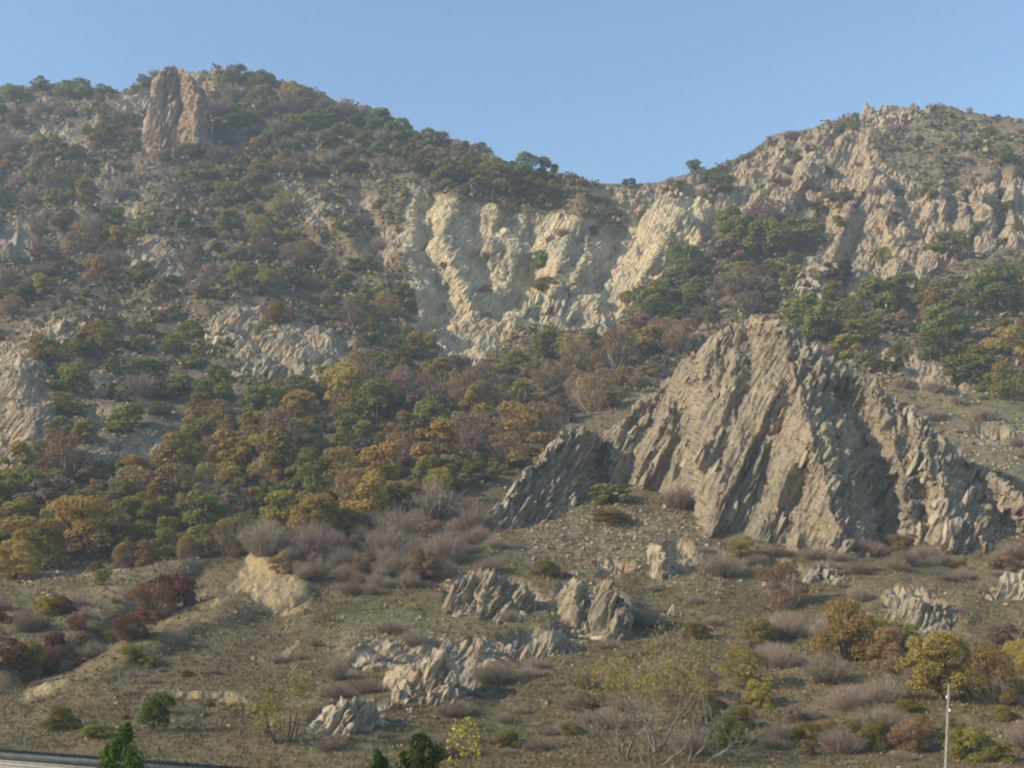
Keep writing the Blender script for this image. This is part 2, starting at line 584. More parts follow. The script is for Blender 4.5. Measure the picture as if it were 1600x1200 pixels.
U1 = np.concatenate([np.linspace(-480, -12, 60), np.arange(-10, 1611, 1.9), np.linspace(1615, 2080, 60)])
NV = 640
tt = np.linspace(0, 1, NV)
NB = 26                      # rows down the back of the crest
NF = 24                      # rows of near ground
UU, TT = np.meshgrid(U1, tt)
VC = np.interp(U1, CREST_U, CREST_V)
VV = 1255 + (VC[None, :] - 1255) * TT
YY = bil(tab, GU, GV, UU, VV)
for pts, amp, w in STROKES:
    pu = [p[0] for p in pts]
    pv = [p[1] for p in pts]
    c0, c1 = np.searchsorted(U1, [min(pu) - 3 * w, max(pu) + 3 * w])
    r = (VV.max(1) > min(pv) - 3 * w) & (VV.min(1) < max(pv) + 3 * w)
    r0, r1 = np.argmax(r), len(r) - np.argmax(r[::-1])
    s = (slice(r0, r1), slice(c0, c1))
    d = polydist(UU[s], VV[s], pts)
    if max(pv) < 620 and w < 30:
        wob = fbm(np.stack([UU[s].ravel() / 22, VV[s].ravel() / 34, 0 * UU[s].ravel() + amp], -1), 3, seed=2).reshape(d.shape)
        d = d * (1 + .5 * wob) + 5 * np.abs(wob)
        YY[s] += amp * (.65 if 635 < pu[0] < 1120 else 1.0) * (np.exp(-(d / (w * .9))) if amp < 0 else np.exp(-(d / w) ** 2))
    else:
        YY[s] += amp * np.exp(-(d / w) ** 2)
Pg = pix(UU, VV, YY)
# the near ground below the picture and behind the viewer
bot = Pg[0]
near = []
for k in range(NF, 0, -1):
    q = bot.copy()
    f = k / NF
    q[:, 1] = bot[:, 1] * (1 - f) + (-120) * f
    q[:, 0] = bot[:, 0] + (U1 - 800) / 800 * 60 * f
    q[:, 2] = bot[:, 2] - 4.5 * math.sin(min(1.57, f * 9))
    near.append(q)
top = Pg[-1]
back = []
for k in range(1, NB + 1):
    q = top.copy()
    s = 0.35 * k ** 1.75
    sc_ = (top[:, 1] + s) / top[:, 1]
    q[:, 1] += s
    q[:, 0] *= sc_
    q[:, 2] = top[:, 2] + 0.12 * s - 0.006 * s * s
    back.append(q)
Pg = np.concatenate([np.array(near), Pg, np.array(back)], 0)
ROWS, COLS = Pg.shape[:2]
VVf = np.concatenate([np.full((NF, COLS), 1290.0), VV, np.repeat(VC[None], NB, 0)], 0)
UUf = np.repeat(U1[None], ROWS, 0)

# painted ground kinds (rock, pale scar, soil ...): where each stuff lies on the slope
PU = np.arange(-500, 2101, 4.0)
PV = np.arange(60, 1301, 4.0)
MU, MV = np.meshgrid(PU, PV)


def paint(polys=(), ells=(), soft=2.0):
    m = np.zeros(MU.shape)
    for p in polys:
        m = np.maximum(m, inpoly(MU, MV, p))
    for (u, v, ru, rv, rot) in ells:
        c, s = math.cos(R(rot)), math.sin(R(rot))
        x = ((MU - u) * c + (MV - v) * s) / ru
        y = (-(MU - u) * s + (MV - v) * c) / rv
        m = np.maximum(m, np.clip(1.6 - 1.1 * np.hypot(x, y), 0, 1))
    return blur(m, soft)


SCAR_POLY = [(640, 288), (668, 310), (700, 318), (790, 336), (860, 338), (960, 352), (1080, 296), (1130, 335), (1110, 400), (1060, 440), (1000, 455), (960, 520), (900, 530),
             (830, 515), (770, 545), (735, 600), (700, 560), (650, 470), (625, 400), (632, 330)]
P_SCAR = paint([SCAR_POLY], [(735, 585, 14, 30, 20)])
CLIFF_POLY = [(1090, 292), (1150, 258), (1215, 222), (1290, 205), (1345, 180), (1370, 260), (1440, 300), (1600, 275), (1800, 280), (1800, 410), (1600, 405), (1480, 420), (1410, 470), (1370, 510),
              (1330, 470), (1240, 480), (1265, 400), (1290, 360), (1200, 345), (1130, 345)]
P_ROCK = paint([CLIFF_POLY, [(1335, 180), (1350, 160), (1440, 163), (1455, 184), (1380, 200)],
                [(925, 297), (1080, 285), (1110, 310), (960, 352), (915, 325)],
                [(303, 525), (330, 488), (400, 494), (470, 520), (545, 540), (545, 592), (470, 608), (400, 602), (360, 570)]],
               [(205, 168, 20, 24, 40), (152, 205, 14, 18, 30), (115, 242, 24, 16, -20), (160, 312, 20, 26, 30), (235, 295, 26, 10, -20), (220, 398, 22, 24, 20),
                (258, 415, 28, 36, 0), (22, 385, 34, 34, -30), (75, 540, 44, 26, -30), (20, 585, 44, 40, 0), (55, 640, 40, 24, -20), (155, 612, 26, 14, -20), (150, 664, 30, 22, 0),
                (28, 715, 54, 46, -40), (125, 728, 54, 20, 0), (236, 722, 60, 36, 20), (340, 330, 30, 10, 30), (270, 540, 26, 10, 0), (200, 565, 30, 12, 0),
                (450, 305, 24, 20, 20), (505, 335, 30, 30, 30), (565, 318, 32, 20, 10), (600, 390, 22, 40, -10), (655, 485, 14, 50, -25), (692, 560, 12, 30, -30), (275, 160, 60, 70, 0), (1375, 555, 80, 14, 10), (1455, 605, 55, 20, 15), (1560, 690, 60, 14, 10), (1440, 965, 60, 30, 20), (1590, 915, 30, 20, 0), (1230, 905, 40, 22, 30),
                (770, 945, 74, 36, 10), (925, 965, 64, 46, 0), (680, 1060, 66, 44, 20), (590, 1030, 50, 16, -10), (830, 1016, 90, 20, -10), (540, 1130, 64, 30, -20), (740, 1030, 50, 22, 0), (960, 895, 40, 8, 10),
                (1060, 880, 26, 24, 30), (100, 165, 60, 12, 0), (60, 215, 60, 12, -10), (180, 350, 60, 10, -20)], 1.6)
P_SOIL = paint([[(388, 882), (402, 872), (425, 893), (450, 905), (476, 928), (486, 952), (474, 972), (430, 978), (385, 950), (345, 938), (380, 905)]], [(400, 884, 9, 14, 20), (414, 902, 8, 20, 25), (428, 915, 8, 26, 22), (442, 930, 8, 34, 18), (456, 944, 9, 34, 12), (468, 950, 8, 28, 5), (478, 950, 7, 18, 0), (420, 950, 9, 24, 30), (404, 930, 7, 22, 35), (388, 915, 7, 16, 45),
                     (440, 968, 22, 9, 10), (378, 940, 22, 7, -30), (350, 955, 26, 5, -30), (72, 1092, 44, 6, -22), (40, 1104, 30, 5, -15), (300, 1094, 36, 6, -12), (360, 1096, 36, 6, 8), (330, 1104, 60, 5, 2), (455, 1025, 36, 4, -40), (440, 1040, 26, 4, -30),
                     (185, 895, 14, 8, -40), (150, 905, 26, 4, -10), (240, 1112, 30, 4, -25)], 1.0)
P_SOIL = np.maximum(P_SOIL, .42 * paint((), [(395, 945, 80, 34, -32), (440, 950, 56, 40, 30), (250, 1040, 130, 16, -24), (330, 1100, 90, 14, 0)], 4.0))
P_GREEN = paint((), [(650, 985, 70, 22, -10), (860, 905, 60, 14, 0), (820, 985, 40, 12, 0), (1090, 1040, 40, 14, 0), (700, 870, 60, 16, 0), (560, 970, 60, 20, 0), (1250, 960, 50, 14, 0), (1080, 940, 60, 20, 0), (1300, 880, 80, 14, 0),
                      (780, 1150, 60, 16, 0), (1540, 650, 70, 20, 20), (60, 960, 60, 12, 0), (1250, 1030, 60, 14, 0), (930, 800, 70, 18, 0)], 2.5)
P_SCREE = paint((), [(950, 850, 130, 36, -4), (900, 800, 70, 22, 0), (1040, 570, 60, 20, -20), (1100, 900, 80, 30, 0), (240, 720, 70, 36, 10), (330, 420, 50, 40, 0), (420, 630, 70, 20, 20), (1420, 590, 130, 30, 15),
                      (1560, 700, 70, 40, 20), (70, 890, 70, 16, 0), (220, 920, 60, 10, 0), (620, 1010, 90, 24, 0), (180, 330, 80, 40, -20), (150, 680, 90, 50, 0), (1480, 240, 120, 60, 0), (1000, 310, 80, 20, 0)], 3)

P_LITTER = paint([[(-300, 160), (240, 130), (520, 165), (850, 290), (860, 330), (660, 300), (480, 370), (700, 600), (760, 700), (1000, 560), (1130, 350), (1290, 380), (1300, 480), (1650, 420), (1650, 620), (1300, 570),
                    (1000, 600), (760, 840), (700, 930), (480, 930), (400, 865), (-300, 900)]], (), 4)
P = Pg.reshape(-1, 3).astype(f32)


def samp(m):
    return bil(m, PU, PV, UUf.ravel(), VVf.ravel()).astype(f32)


def grid_normals(G):
    du = np.gradient(G, axis=1)
    dv = np.gradient(G, axis=0)
    n = np.cross(du, dv)
    n /= np.linalg.norm(n, axis=-1, keepdims=True) + 1e-9
    return n


Nrm = grid_normals(Pg).reshape(-1, 3).astype(f32)
if Nrm[NF * COLS + 200, 2] < 0:
    Nrm = -Nrm
brk = fbm(P * f32(0.16), 4, seed=3)
brk2 = fbm(P * f32(0.55), 3, seed=9)
a_rock = sstep(0.36, 0.62, samp(P_ROCK) + 0.28 * brk + 0.18 * brk2)
a_scar = sstep(0.38, 0.6, samp(P_SCAR) + 0.22 * brk + 0.12 * brk2)
a_soil = sstep(0.30, 0.85, samp(P_SOIL) + 0.4 * brk2 + 0.2 * brk) * .9
a_green = np.clip(samp(P_GREEN) + 0.25 * brk2 * samp(P_GREEN), 0, 1)
a_scree = np.clip(samp(P_SCREE) * (0.75 + 0.6 * brk2), 0, 1)
a_litter = np.clip(samp(P_LITTER) * (.8 + .5 * brk), 0, 1) * .85
dist = np.clip(P[:, 1] / 120.0, 0.25, 1.6)
# relief of the soft slopes
disp = 1.5 * dist * fbm(P * f32(1 / 26), 3, seed=21, ridged=True) + 0.45 * dist * fbm(P * f32(1 / 5.0), 3, seed=31)
rocky = np.maximum(a_rock, a_scar)
# scattered ledges on the upper slopes
up = sstep(130, 190, P[:, 1])
led = sstep(0.38, 0.52, fbm(P * np.array((1 / 9, 1 / 9, 1 / 6), f32), 3, seed=47)) * up
a_rock = np.maximum(a_rock, 0.7 * led)
rocky = np.maximum(a_rock, a_scar)
idx = np.nonzero(rocky > 0.02)[0]
Pr = P[idx]


def dipped(p, rot=DIP):
    m = np.array(Euler(rot).to_matrix(), f32)
    return p @ m.T


q = dipped(Pr)
q = q + 0.5 * np.stack([pnoise(Pr * f32(0.25), 61), pnoise(Pr * f32(0.25), 62), pnoise(Pr * f32(0.25), 63)], -1)
s1, c1 = slabs(q * np.array((1 / 5.0, 1 / 5.5, 1 / 12.0), f32), 1)
s2, c2 = slabs(q * np.array((1 / 1.3, 1 / 1.6, 1 / 4.4), f32), 2)
s3, c3 = slabs(q * np.array((1 / 0.6, 1 / 0.7, 1 / 1.8), f32), 3)
rd = 3.2 * (s1 + .45) + 0.95 * (s2 + .45) + 0.45 * (s3 + .45) - 0.5 * sstep(0.10, 0.0, c1) - 0.25 * sstep(0.12, 0.0, c2)
s0, c0 = slabs(q * np.array((1 / 8.0, 1 / 9.0, 1 / 12.0), f32), 4, 1.7)
rds = 5.5 * (s0 + .5) + 0.9 * (s2 + .5) + 0.5 * (s3 + .5) - .5 * sstep(.08, 0, c0) - 0.3 * sstep(0.12, 0.0, c2)
rd += 0.9 * fbm(Pr * np.array((1 / 7, 1 / 7, 1 / 22), f32), 3, seed=71, ridged=True)
flute = fbm(Pr * np.array((1 / 4.5, 1 / 9.0, 1 / 18.0), f32), 3, seed=83, ridged=True)
left = sstep(40, -40, Pr[:, 0]) * sstep(280, 240, UUf.ravel()[idx] * 0 + Pr[:, 1])
amp = (0.85 - .2 * left) * a_rock[idx] * (1 - a_scar[idx])
disp[idx] += (rd * amp + a_scar[idx] * (.62 * rds + .7 * (flute - .3))) * np.clip(dist[idx], 0.3, 1.2)
disp += a_soil * (0.3 * (fbm(P * np.array((1 / 0.9, 1 / 2.4, 1 / 3.0), f32), 4, seed=91, ridged=True) - .5) + .15 * brk2)
front = np.ones((ROWS, COLS), f32)
front[:NF] = 0.15
P2 = P + Nrm * (disp * front.ravel())[:, None]
GP = P2.reshape(ROWS, COLS, 3)
ii = (np.arange(ROWS - 1)[:, None] * COLS + np.arange(COLS - 1)[None, :]).ravel()
faces = np.stack([ii, ii + 1, ii + 1 + COLS, ii + COLS], -1)
me = mesh_arrays('hillside', P2, faces, smooth=True, mats=[MAT_HILL])
fr = rocky[faces].mean(1) > 0.3
me.polygons.foreach_set('use_smooth', ~fr)
for nm, v in (('rock', a_rock), ('scar', a_scar), ('soil', a_soil), ('green', a_green), ('scree', a_scree), ('litter', a_litter)):
    attr(me, nm, v)
tag(add('hillside', me), 'steep rocky hillside with dry grass, pale limestone scar and cliffs', kind='structure')
ROCKY = rocky.reshape(ROWS, COLS)
SCARG = a_scar.reshape(ROWS, COLS)
print('terrain', time.time() - T0, len(P2))


def ground(u, v):
    """the slope's surface where the sight line through u, v meets the unroughened slope"""
    vc = np.interp(u, U1, VC)
    t = np.clip((1255 - v) / (1255 - vc), 0, 1)
    c = np.interp(u, U1, np.arange(COLS))
    i = int(min(max(c, 0), COLS - 2))
    j = int(NF + t * (NV - 1))
    j = min(j, ROWS - 2)
    return Vector(GP[j, i].tolist()), float(ROCKY[j, i])


def m_per_px(p):
    return p.y * CP / FPX + p.z * SP / FPX


# ------------------------------------------------------------------ crags: sheets with a front, a crest and a back
def facet_relief(Pc, a1=1.0, a2=1.0, s=1.0, seed=5, rot=DIP):
    q = dipped(Pc, rot)
    q = q + 0.3 * s * np.stack([pnoise(Pc * f32(0.3 / s), seed + 1), pnoise(Pc * f32(0.3 / s), seed + 2), pnoise(Pc * f32(0.3 / s), seed + 3)], -1)
    s1, c1 = slabs(q * (np.array((1 / 2.8, 1 / 3.2, 1 / 9.0), f32) / s), seed)
    s2, c2 = slabs(q * (np.array((1 / 0.95, 1 / 1.2, 1 / 4.2), f32) / s), seed + 1)
    s3, c3 = slabs(q * (np.array((1 / 0.40, 1 / 0.5, 1 / 1.7), f32) / s), seed + 2)
    d = a1 * (1.1 * (s1 + .7) - 0.25 * sstep(0.10, 0, c1)) + a2 * (0.95 * (s2 + .7) - 0.3 * sstep(0.12, 0, c2) + 0.6 * (s3 + .7) - .12 * sstep(.15, 0, c3))
    d += 0.5 * fbm(Pc * f32(1 / (6 * s)), 3, seed=seed)
    return d * s


def crag_sheet(name, mat, top, base, slope, strokes, res, y_at_base, seed, a1=1.0, a2=1.0, s=1.0, rot=DIP, sink=14):
    tu = np.array([p[0] for p in top], float)
    tv = np.array([p[1] for p in top], float)
    bu = np.array([p[0] for p in base], float)
    bv = np.array([p[1] for p in base], float)
    us = np.arange(tu[0], tu[-1] + res * .5, res)
    vt = np.interp(us, tu, tv)
    jag = fbm(np.stack([us / 9, us * 0 + seed, us * 0], -1), 3, seed=seed, ridged=True)
    vt = vt - 4.5 * jag * np.clip((us - us[0]) / 20, 0, 1) * np.clip((us[-1] - us) / 20, 0, 1)
    vb = np.maximum(np.interp(us, bu, bv) + sink, vt + 4)
    n = max(12, int((vb - vt).max() / res))
    f = np.linspace(0, 1, n)
    Ug = np.repeat(us[None], n, 0)
    Vg = vb + (vt - vb) * f[:, None]
    Yb = np.interp(us, bu, y_at_base)
    zb = tan_el(vb) * Yb
    sl = math.tan(R(slope))
    Yg = (sl * Yb - zb) / (sl - tan_el(Vg))
    for pts, amp, w in strokes:
        d = polydist(Ug, Vg, pts)
        wob = fbm(np.stack([Ug.ravel() / 26, Vg.ravel() / 40, 0 * Ug.ravel() + amp], -1), 3, seed=seed).reshape(d.shape)
        d = d * (1 + .5 * wob) + 5 * np.abs(wob)
        Yg = Yg + amp * (np.exp(-d / w) * 1.25 if amp < 0 else np.exp(-(d / w) ** 2))
    G = pix(Ug, Vg, Yg)
    topr = G[-1]
    hgt = topr[:, 2] - G[0][:, 2]
    bk = []
    for k in range(1, 19):
        g = k / 18
        qv = topr.copy()
        back_d = 0.75 * hgt * g ** 1.2 + 0.2 * k * s
        qv[:, 0] *= 1 + back_d / topr[:, 1]
        qv[:, 1] += back_d
        qv[:, 2] = topr[:, 2] - hgt * (g ** 1.5) * 1.02
        bk.append(qv)
    G = np.concatenate([G, np.array(bk)], 0)
    rws, cls = G.shape[:2]
    Gs = G.copy()
    for c_ in range(3):
        Gs[..., c_] = blur(G[..., c_], 5.0)
    nr = grid_normals(Gs)
    if nr[n // 2, cls // 2, 1] > 0:
        nr = -nr
    Pc = G.reshape(-1, 3).astype(f32)
    edge = np.minimum(1, np.minimum(np.arange(cls), np.arange(cls)[::-1]) / 6.0)
    d = facet_relief(Pc, a1, a2, s, seed, rot) * np.tile(0.25 + 0.75 * edge, rws)
    P2 = Pc + nr.reshape(-1, 3).astype(f32) * d[:, None]
    ii = (np.arange(rws - 1)[:, None] * cls + np.arange(cls - 1)[None, :]).ravel()
    fc = np.stack([ii, ii + 1, ii + 1 + cls, ii + cls], -1)
    me = mesh_arrays(name, P2, fc, smooth=False, mats=[mat])
    return me, P2.reshape(rws, cls, 3), us, vt, vb, n


# angular stone blocks shared by every outcrop
def icosphere(sub):
    import bmesh
    bm = bmesh.new()
    bmesh.ops.create_icosphere(bm, subdivisions=sub, radius=1.0)
    v = np.array([x.co[:] for x in bm.verts], f32)
    f = np.array([[x.index for x in p.verts] for p in bm.faces], np.int32)
    bm.free()
    return v, f


ICO3 = icosphere(4)


def block_mesh(k, dims):
    rg = np.random.default_rng(100 + k)
    v, f = ICO3
    v = v.copy() * 1.35
    for _ in range(13):
        nrm = rg.normal(size=3)
        if rg.random() < 0.55:
            nrm[np.argmax(np.abs(nrm))] *= 3
        nrm /= np.linalg.norm(nrm)
        d = rg.uniform(0.45, 0.9)
        ex = v @ nrm.astype(f32) - d
        v = v - np.clip(ex, 0, None)[:, None] * nrm.astype(f32)
    nn = v / (np.linalg.norm(v, axis=1)[:, None] + 1e-6)
    F1, F2, h, t = facets(v * np.array((2.6, 2.6, 1.5), f32), k)
    v = v + nn * (0.07 * (h - .5) + 0.12 * t + 0.03 * fbm(v * 3, 3, seed=k))[:, None]
    v = v * np.array(dims, f32)
    return mesh_arrays('rock_block', v, f, smooth=False, mats=[MAT_ROCK])


BLOCKS = [block_mesh(k, d) for k, d in enumerate([(1, .7, .8), (.8, .6, 1.0), (.45, .6, 1.2), (.35, .6, 1.3), (.9, .8, .6), (.6, .6, .8), (.3, .7, 1.0), (1.1, .7, .55), (.5, .5, 1.4), (.7, .7, .7)])]
TALL = [1, 2, 3, 6, 8]
FLATB = [0, 4, 5, 7, 9]


def outcrop(u, v, w, h, n, label, mat, seed, dip=28, cat='rock outcrop', name='rock_outcrop', tall=0.6, group=None, body=None):
    """blocks heaped over w x h photo pixels with the foot at u, v"""
    rg = random.Random(seed)
    if n > 6:
        n = int(n * 1.7)
    p, _ = ground(u, v)
    s = m_per_px(p)
    W, H = w * s, h * s
    root = bpy.data.objects.new(name, None)
    COL.objects.link(root)
    root.location = p
    root.empty_display_size = 0.5
    tag(root, label, cat, group)
    if body:
        tp_, bs_ = body
        yb_ = [bil(tab, GU, GV, np.array([float(a)]), np.array([float(b)]))[0] - 0.9 for a, b in bs_]
        bme = crag_sheet('rock_face', mat, tp_, bs_, 62, [], 1.5, yb_, seed % 50 + 3, a1=1.1, a2=1.05, s=0.62)[0]
        add('rock_face', bme, root, loc=-p)
        n = max(7, n // 2)
        H *= .75
    for k in range(n):
        fx = (k + rg.uniform(0.1, .9)) / n * 2 - 1
        prof = max(0.25, 1 - abs(fx) ** 1.7)
        fz = rg.random() * prof
        size = rg.uniform(0.2, 0.42) * (H if n < 8 else H * 0.5 + 0.05 * W)
        uu, vv = u + fx * w / 2 * 0.85, v - fz * h * 0.45
        q, _ = ground(uu, vv)
        z = q.z + max(0, fz * H - (q.z - p.z)) * rg.uniform(0.5, 0.95)
        me = BLOCKS[rg.choice(TALL if rg.random() < tall else FLATB)]
        o = add('rock_block', me, root)
        o.location = Vector((q.x, q.y + rg.uniform(-.2, .2) * size, max(q.z, z) + 0.12 * size)) - p
        o.rotation_euler = (R(rg.uniform(-25, 10)), R(dip + rg.uniform(-16, 16)), R(rg.uniform(-50, 50)))
        k2 = rg.uniform(.8, 1.2)
        o.scale = (size * k2, size * rg.uniform(.8, 1.1), size * rg.uniform(.85, 1.15))
        o.material_slots[0].link = 'OBJECT'
        o.material_slots[0].material = mat
    return root


# the big tilted crag on the right
ctop = [(728, 850), (745, 832), (770, 795), (800, 760), (850, 705), (880, 678), (900, 668), (925, 676), (942, 694), (960, 660), (990, 632), (1020, 612), (1050, 588), (1085, 555), (1110, 530), (1130, 512),
        (1150, 503), (1180, 498), (1215, 500), (1235, 514), (1260, 535), (1300, 558), (1330, 582), (1380, 606), (1420, 630), (1460, 670), (1490, 700), (1530, 734), (1560, 754), (1600, 785), (1700, 840), (1760, 868)]
cbase = [(728, 852), (800, 835), (850, 818), (905, 790), (940, 772), (1000, 782), (1078, 800), (1095, 845), (1200, 862), (1300, 880), (1400, 868), (1500, 866), (1600, 866), (1760, 885)]
cyb = [bil(tab, GU, GV, np.array([float(a)]), np.array([float(b)]))[0] for a, b in cbase]
cst = [([(1222, 505), (1255, 640), (1288, 740), (1300, 800), (1330, 872)], -3.2, 40), ([(1320, 640), (1352, 690), (1382, 770), (1400, 860)], 3.4, 34),
       ([(1440, 670), (1450, 760), (1470, 850)], -1.4, 30), ([(1525, 745), (1560, 800), (1620, 850)], 3.0, 26),
       ([(1120, 530), (1085, 600), (1050, 680), (1010, 760)], -1.2, 14), ([(1150, 520), (1130, 600), (1110, 680)], 1.0, 12), ([(1195, 560), (1165, 640), (1130, 740), (1105, 830)], -1.5, 16),
       ([(1040, 596), (1062, 650)], 1.8, 18), ([(908, 676), (904, 740), (892, 800)], -3.0, 34), ([(940, 694), (934, 770)], 3.0, 13), ([(985, 640), (960, 700), (945, 760)], -1.2, 14),
       ([(1180, 610), (1160, 650)], 1.0, 10), ([(1060, 790), (1120, 660), (1150, 560)], -2.0, 13), ([(1085, 800), (1150, 650), (1175, 570)], 0.8, 11), ([(1110, 840), (1170, 700), (1215, 600)], -2.2, 13),
       ([(1150, 850), (1200, 740), (1235, 660)], 0.8, 11), ([(1180, 860), (1225, 760), (1262, 690)], -1.8, 13), ([(1000, 740), (1040, 650), (1075, 590)], -1.6, 11), ([(1020, 760), (1065, 660)], 0.7, 9),
       ([(970, 760), (1000, 690), (1020, 640)], 1.2, 9), ([(1420, 860), (1410, 760), (1395, 680)], -1.8, 15), ([(1450, 850), (1440, 760)], 1.3, 12), ([(1490, 860), (1480, 790), (1460, 730)], -1.6, 13),
       ([(1540, 860), (1530, 810)], -1.4, 12), ([(1345, 830), (1335, 740), (1310, 660)], -1.5, 9), ([(1365, 850), (1368, 780)], -1.2, 8), ([(850, 815), (870, 750), (885, 700)], -1.2, 9), ([(800, 830), (825, 780)], -1.0, 8), ([(1170, 505), (1165, 560)], 1.2, 10)]
cme, CG, cus, cvt, cvb, cn = crag_sheet('crag_face', MAT_ROCK, ctop, cbase, 56, cst, 2.0, cyb, 5)
crag = bpy.data.objects.new('rock_crag', None)
COL.objects.link(crag)
crag.location = Vector(CG[0, len(cus) // 2].tolist())
tag(crag, 'large tan crag of tilted rock slabs rising in front of the slope', 'crag')
o = add('rock_face', cme, crag)
o.location = -crag.location
rg = random.Random(4)
SLABS = 230
for k in range(SLABS):
    c = int(rg.betavariate(1.1, 1.5) * (len(cus) - 60)) + 10
    hpx = cvb[c] - cvt[c]
    r = int(rg.uniform(0.06, 0.99) * (cn - 1))
    p = Vector(CG[r, c].tolist())
    lit = rg.random()
    me = BLOCKS[rg.choice([2, 3, 6, 8, 2, 3, 1])]
    o = add('rock_slab', me, crag, loc=p - crag.location + Vector((0, 0.1, 0)))
    sz = rg.uniform(0.35, 1.0) * (1.0 if hpx > 60 else 0.5)
    o.scale = (sz * rg.uniform(.5, .9), sz * .8, sz * rg.uniform(.9, 1.5))
    o.rotation_euler = (R(rg.uniform(-30, 5)), R(33 + rg.uniform(-8, 8)), R(rg.uniform(-12, 12)))
print('crag', time.time() - T0)

# the pinnacle on the left crest
ptop = [(222, 236), (230, 200), (238, 160), (244, 125), (250, 108), (262, 104), (278, 106), (292, 112), (306, 124), (318, 140), (326, 170), (334, 214)]
pbase = [(222, 240), (250, 246), (280, 228), (310, 226), (334, 226)]
py0 = [bil(tab, GU, GV, np.array([float(a)]), np.array([float(b)]))[0] - 7 for a, b in pbase]
pst = [([(296, 112), (306, 150), (310, 222)], -6, 34), ([(268, 120), (266, 190)], -1.2, 8), ([(283, 130), (282, 200)], 1.0, 6), ([(322, 150), (326, 215)], 4, 9)]
pme, PG_, *_ = crag_sheet('pinnacle_face', MAT_ROCKO, ptop, pbase, 78, pst, 1.25, py0, 8, a1=0.9, a2=1.2, s=1.5, rot=(R(5), R(-8), 0), sink=8)
pin = add('rock_pinnacle', pme)
tag(pin, 'tall orange-stained rock pinnacle standing on the crest above the wooded slope', 'rock')

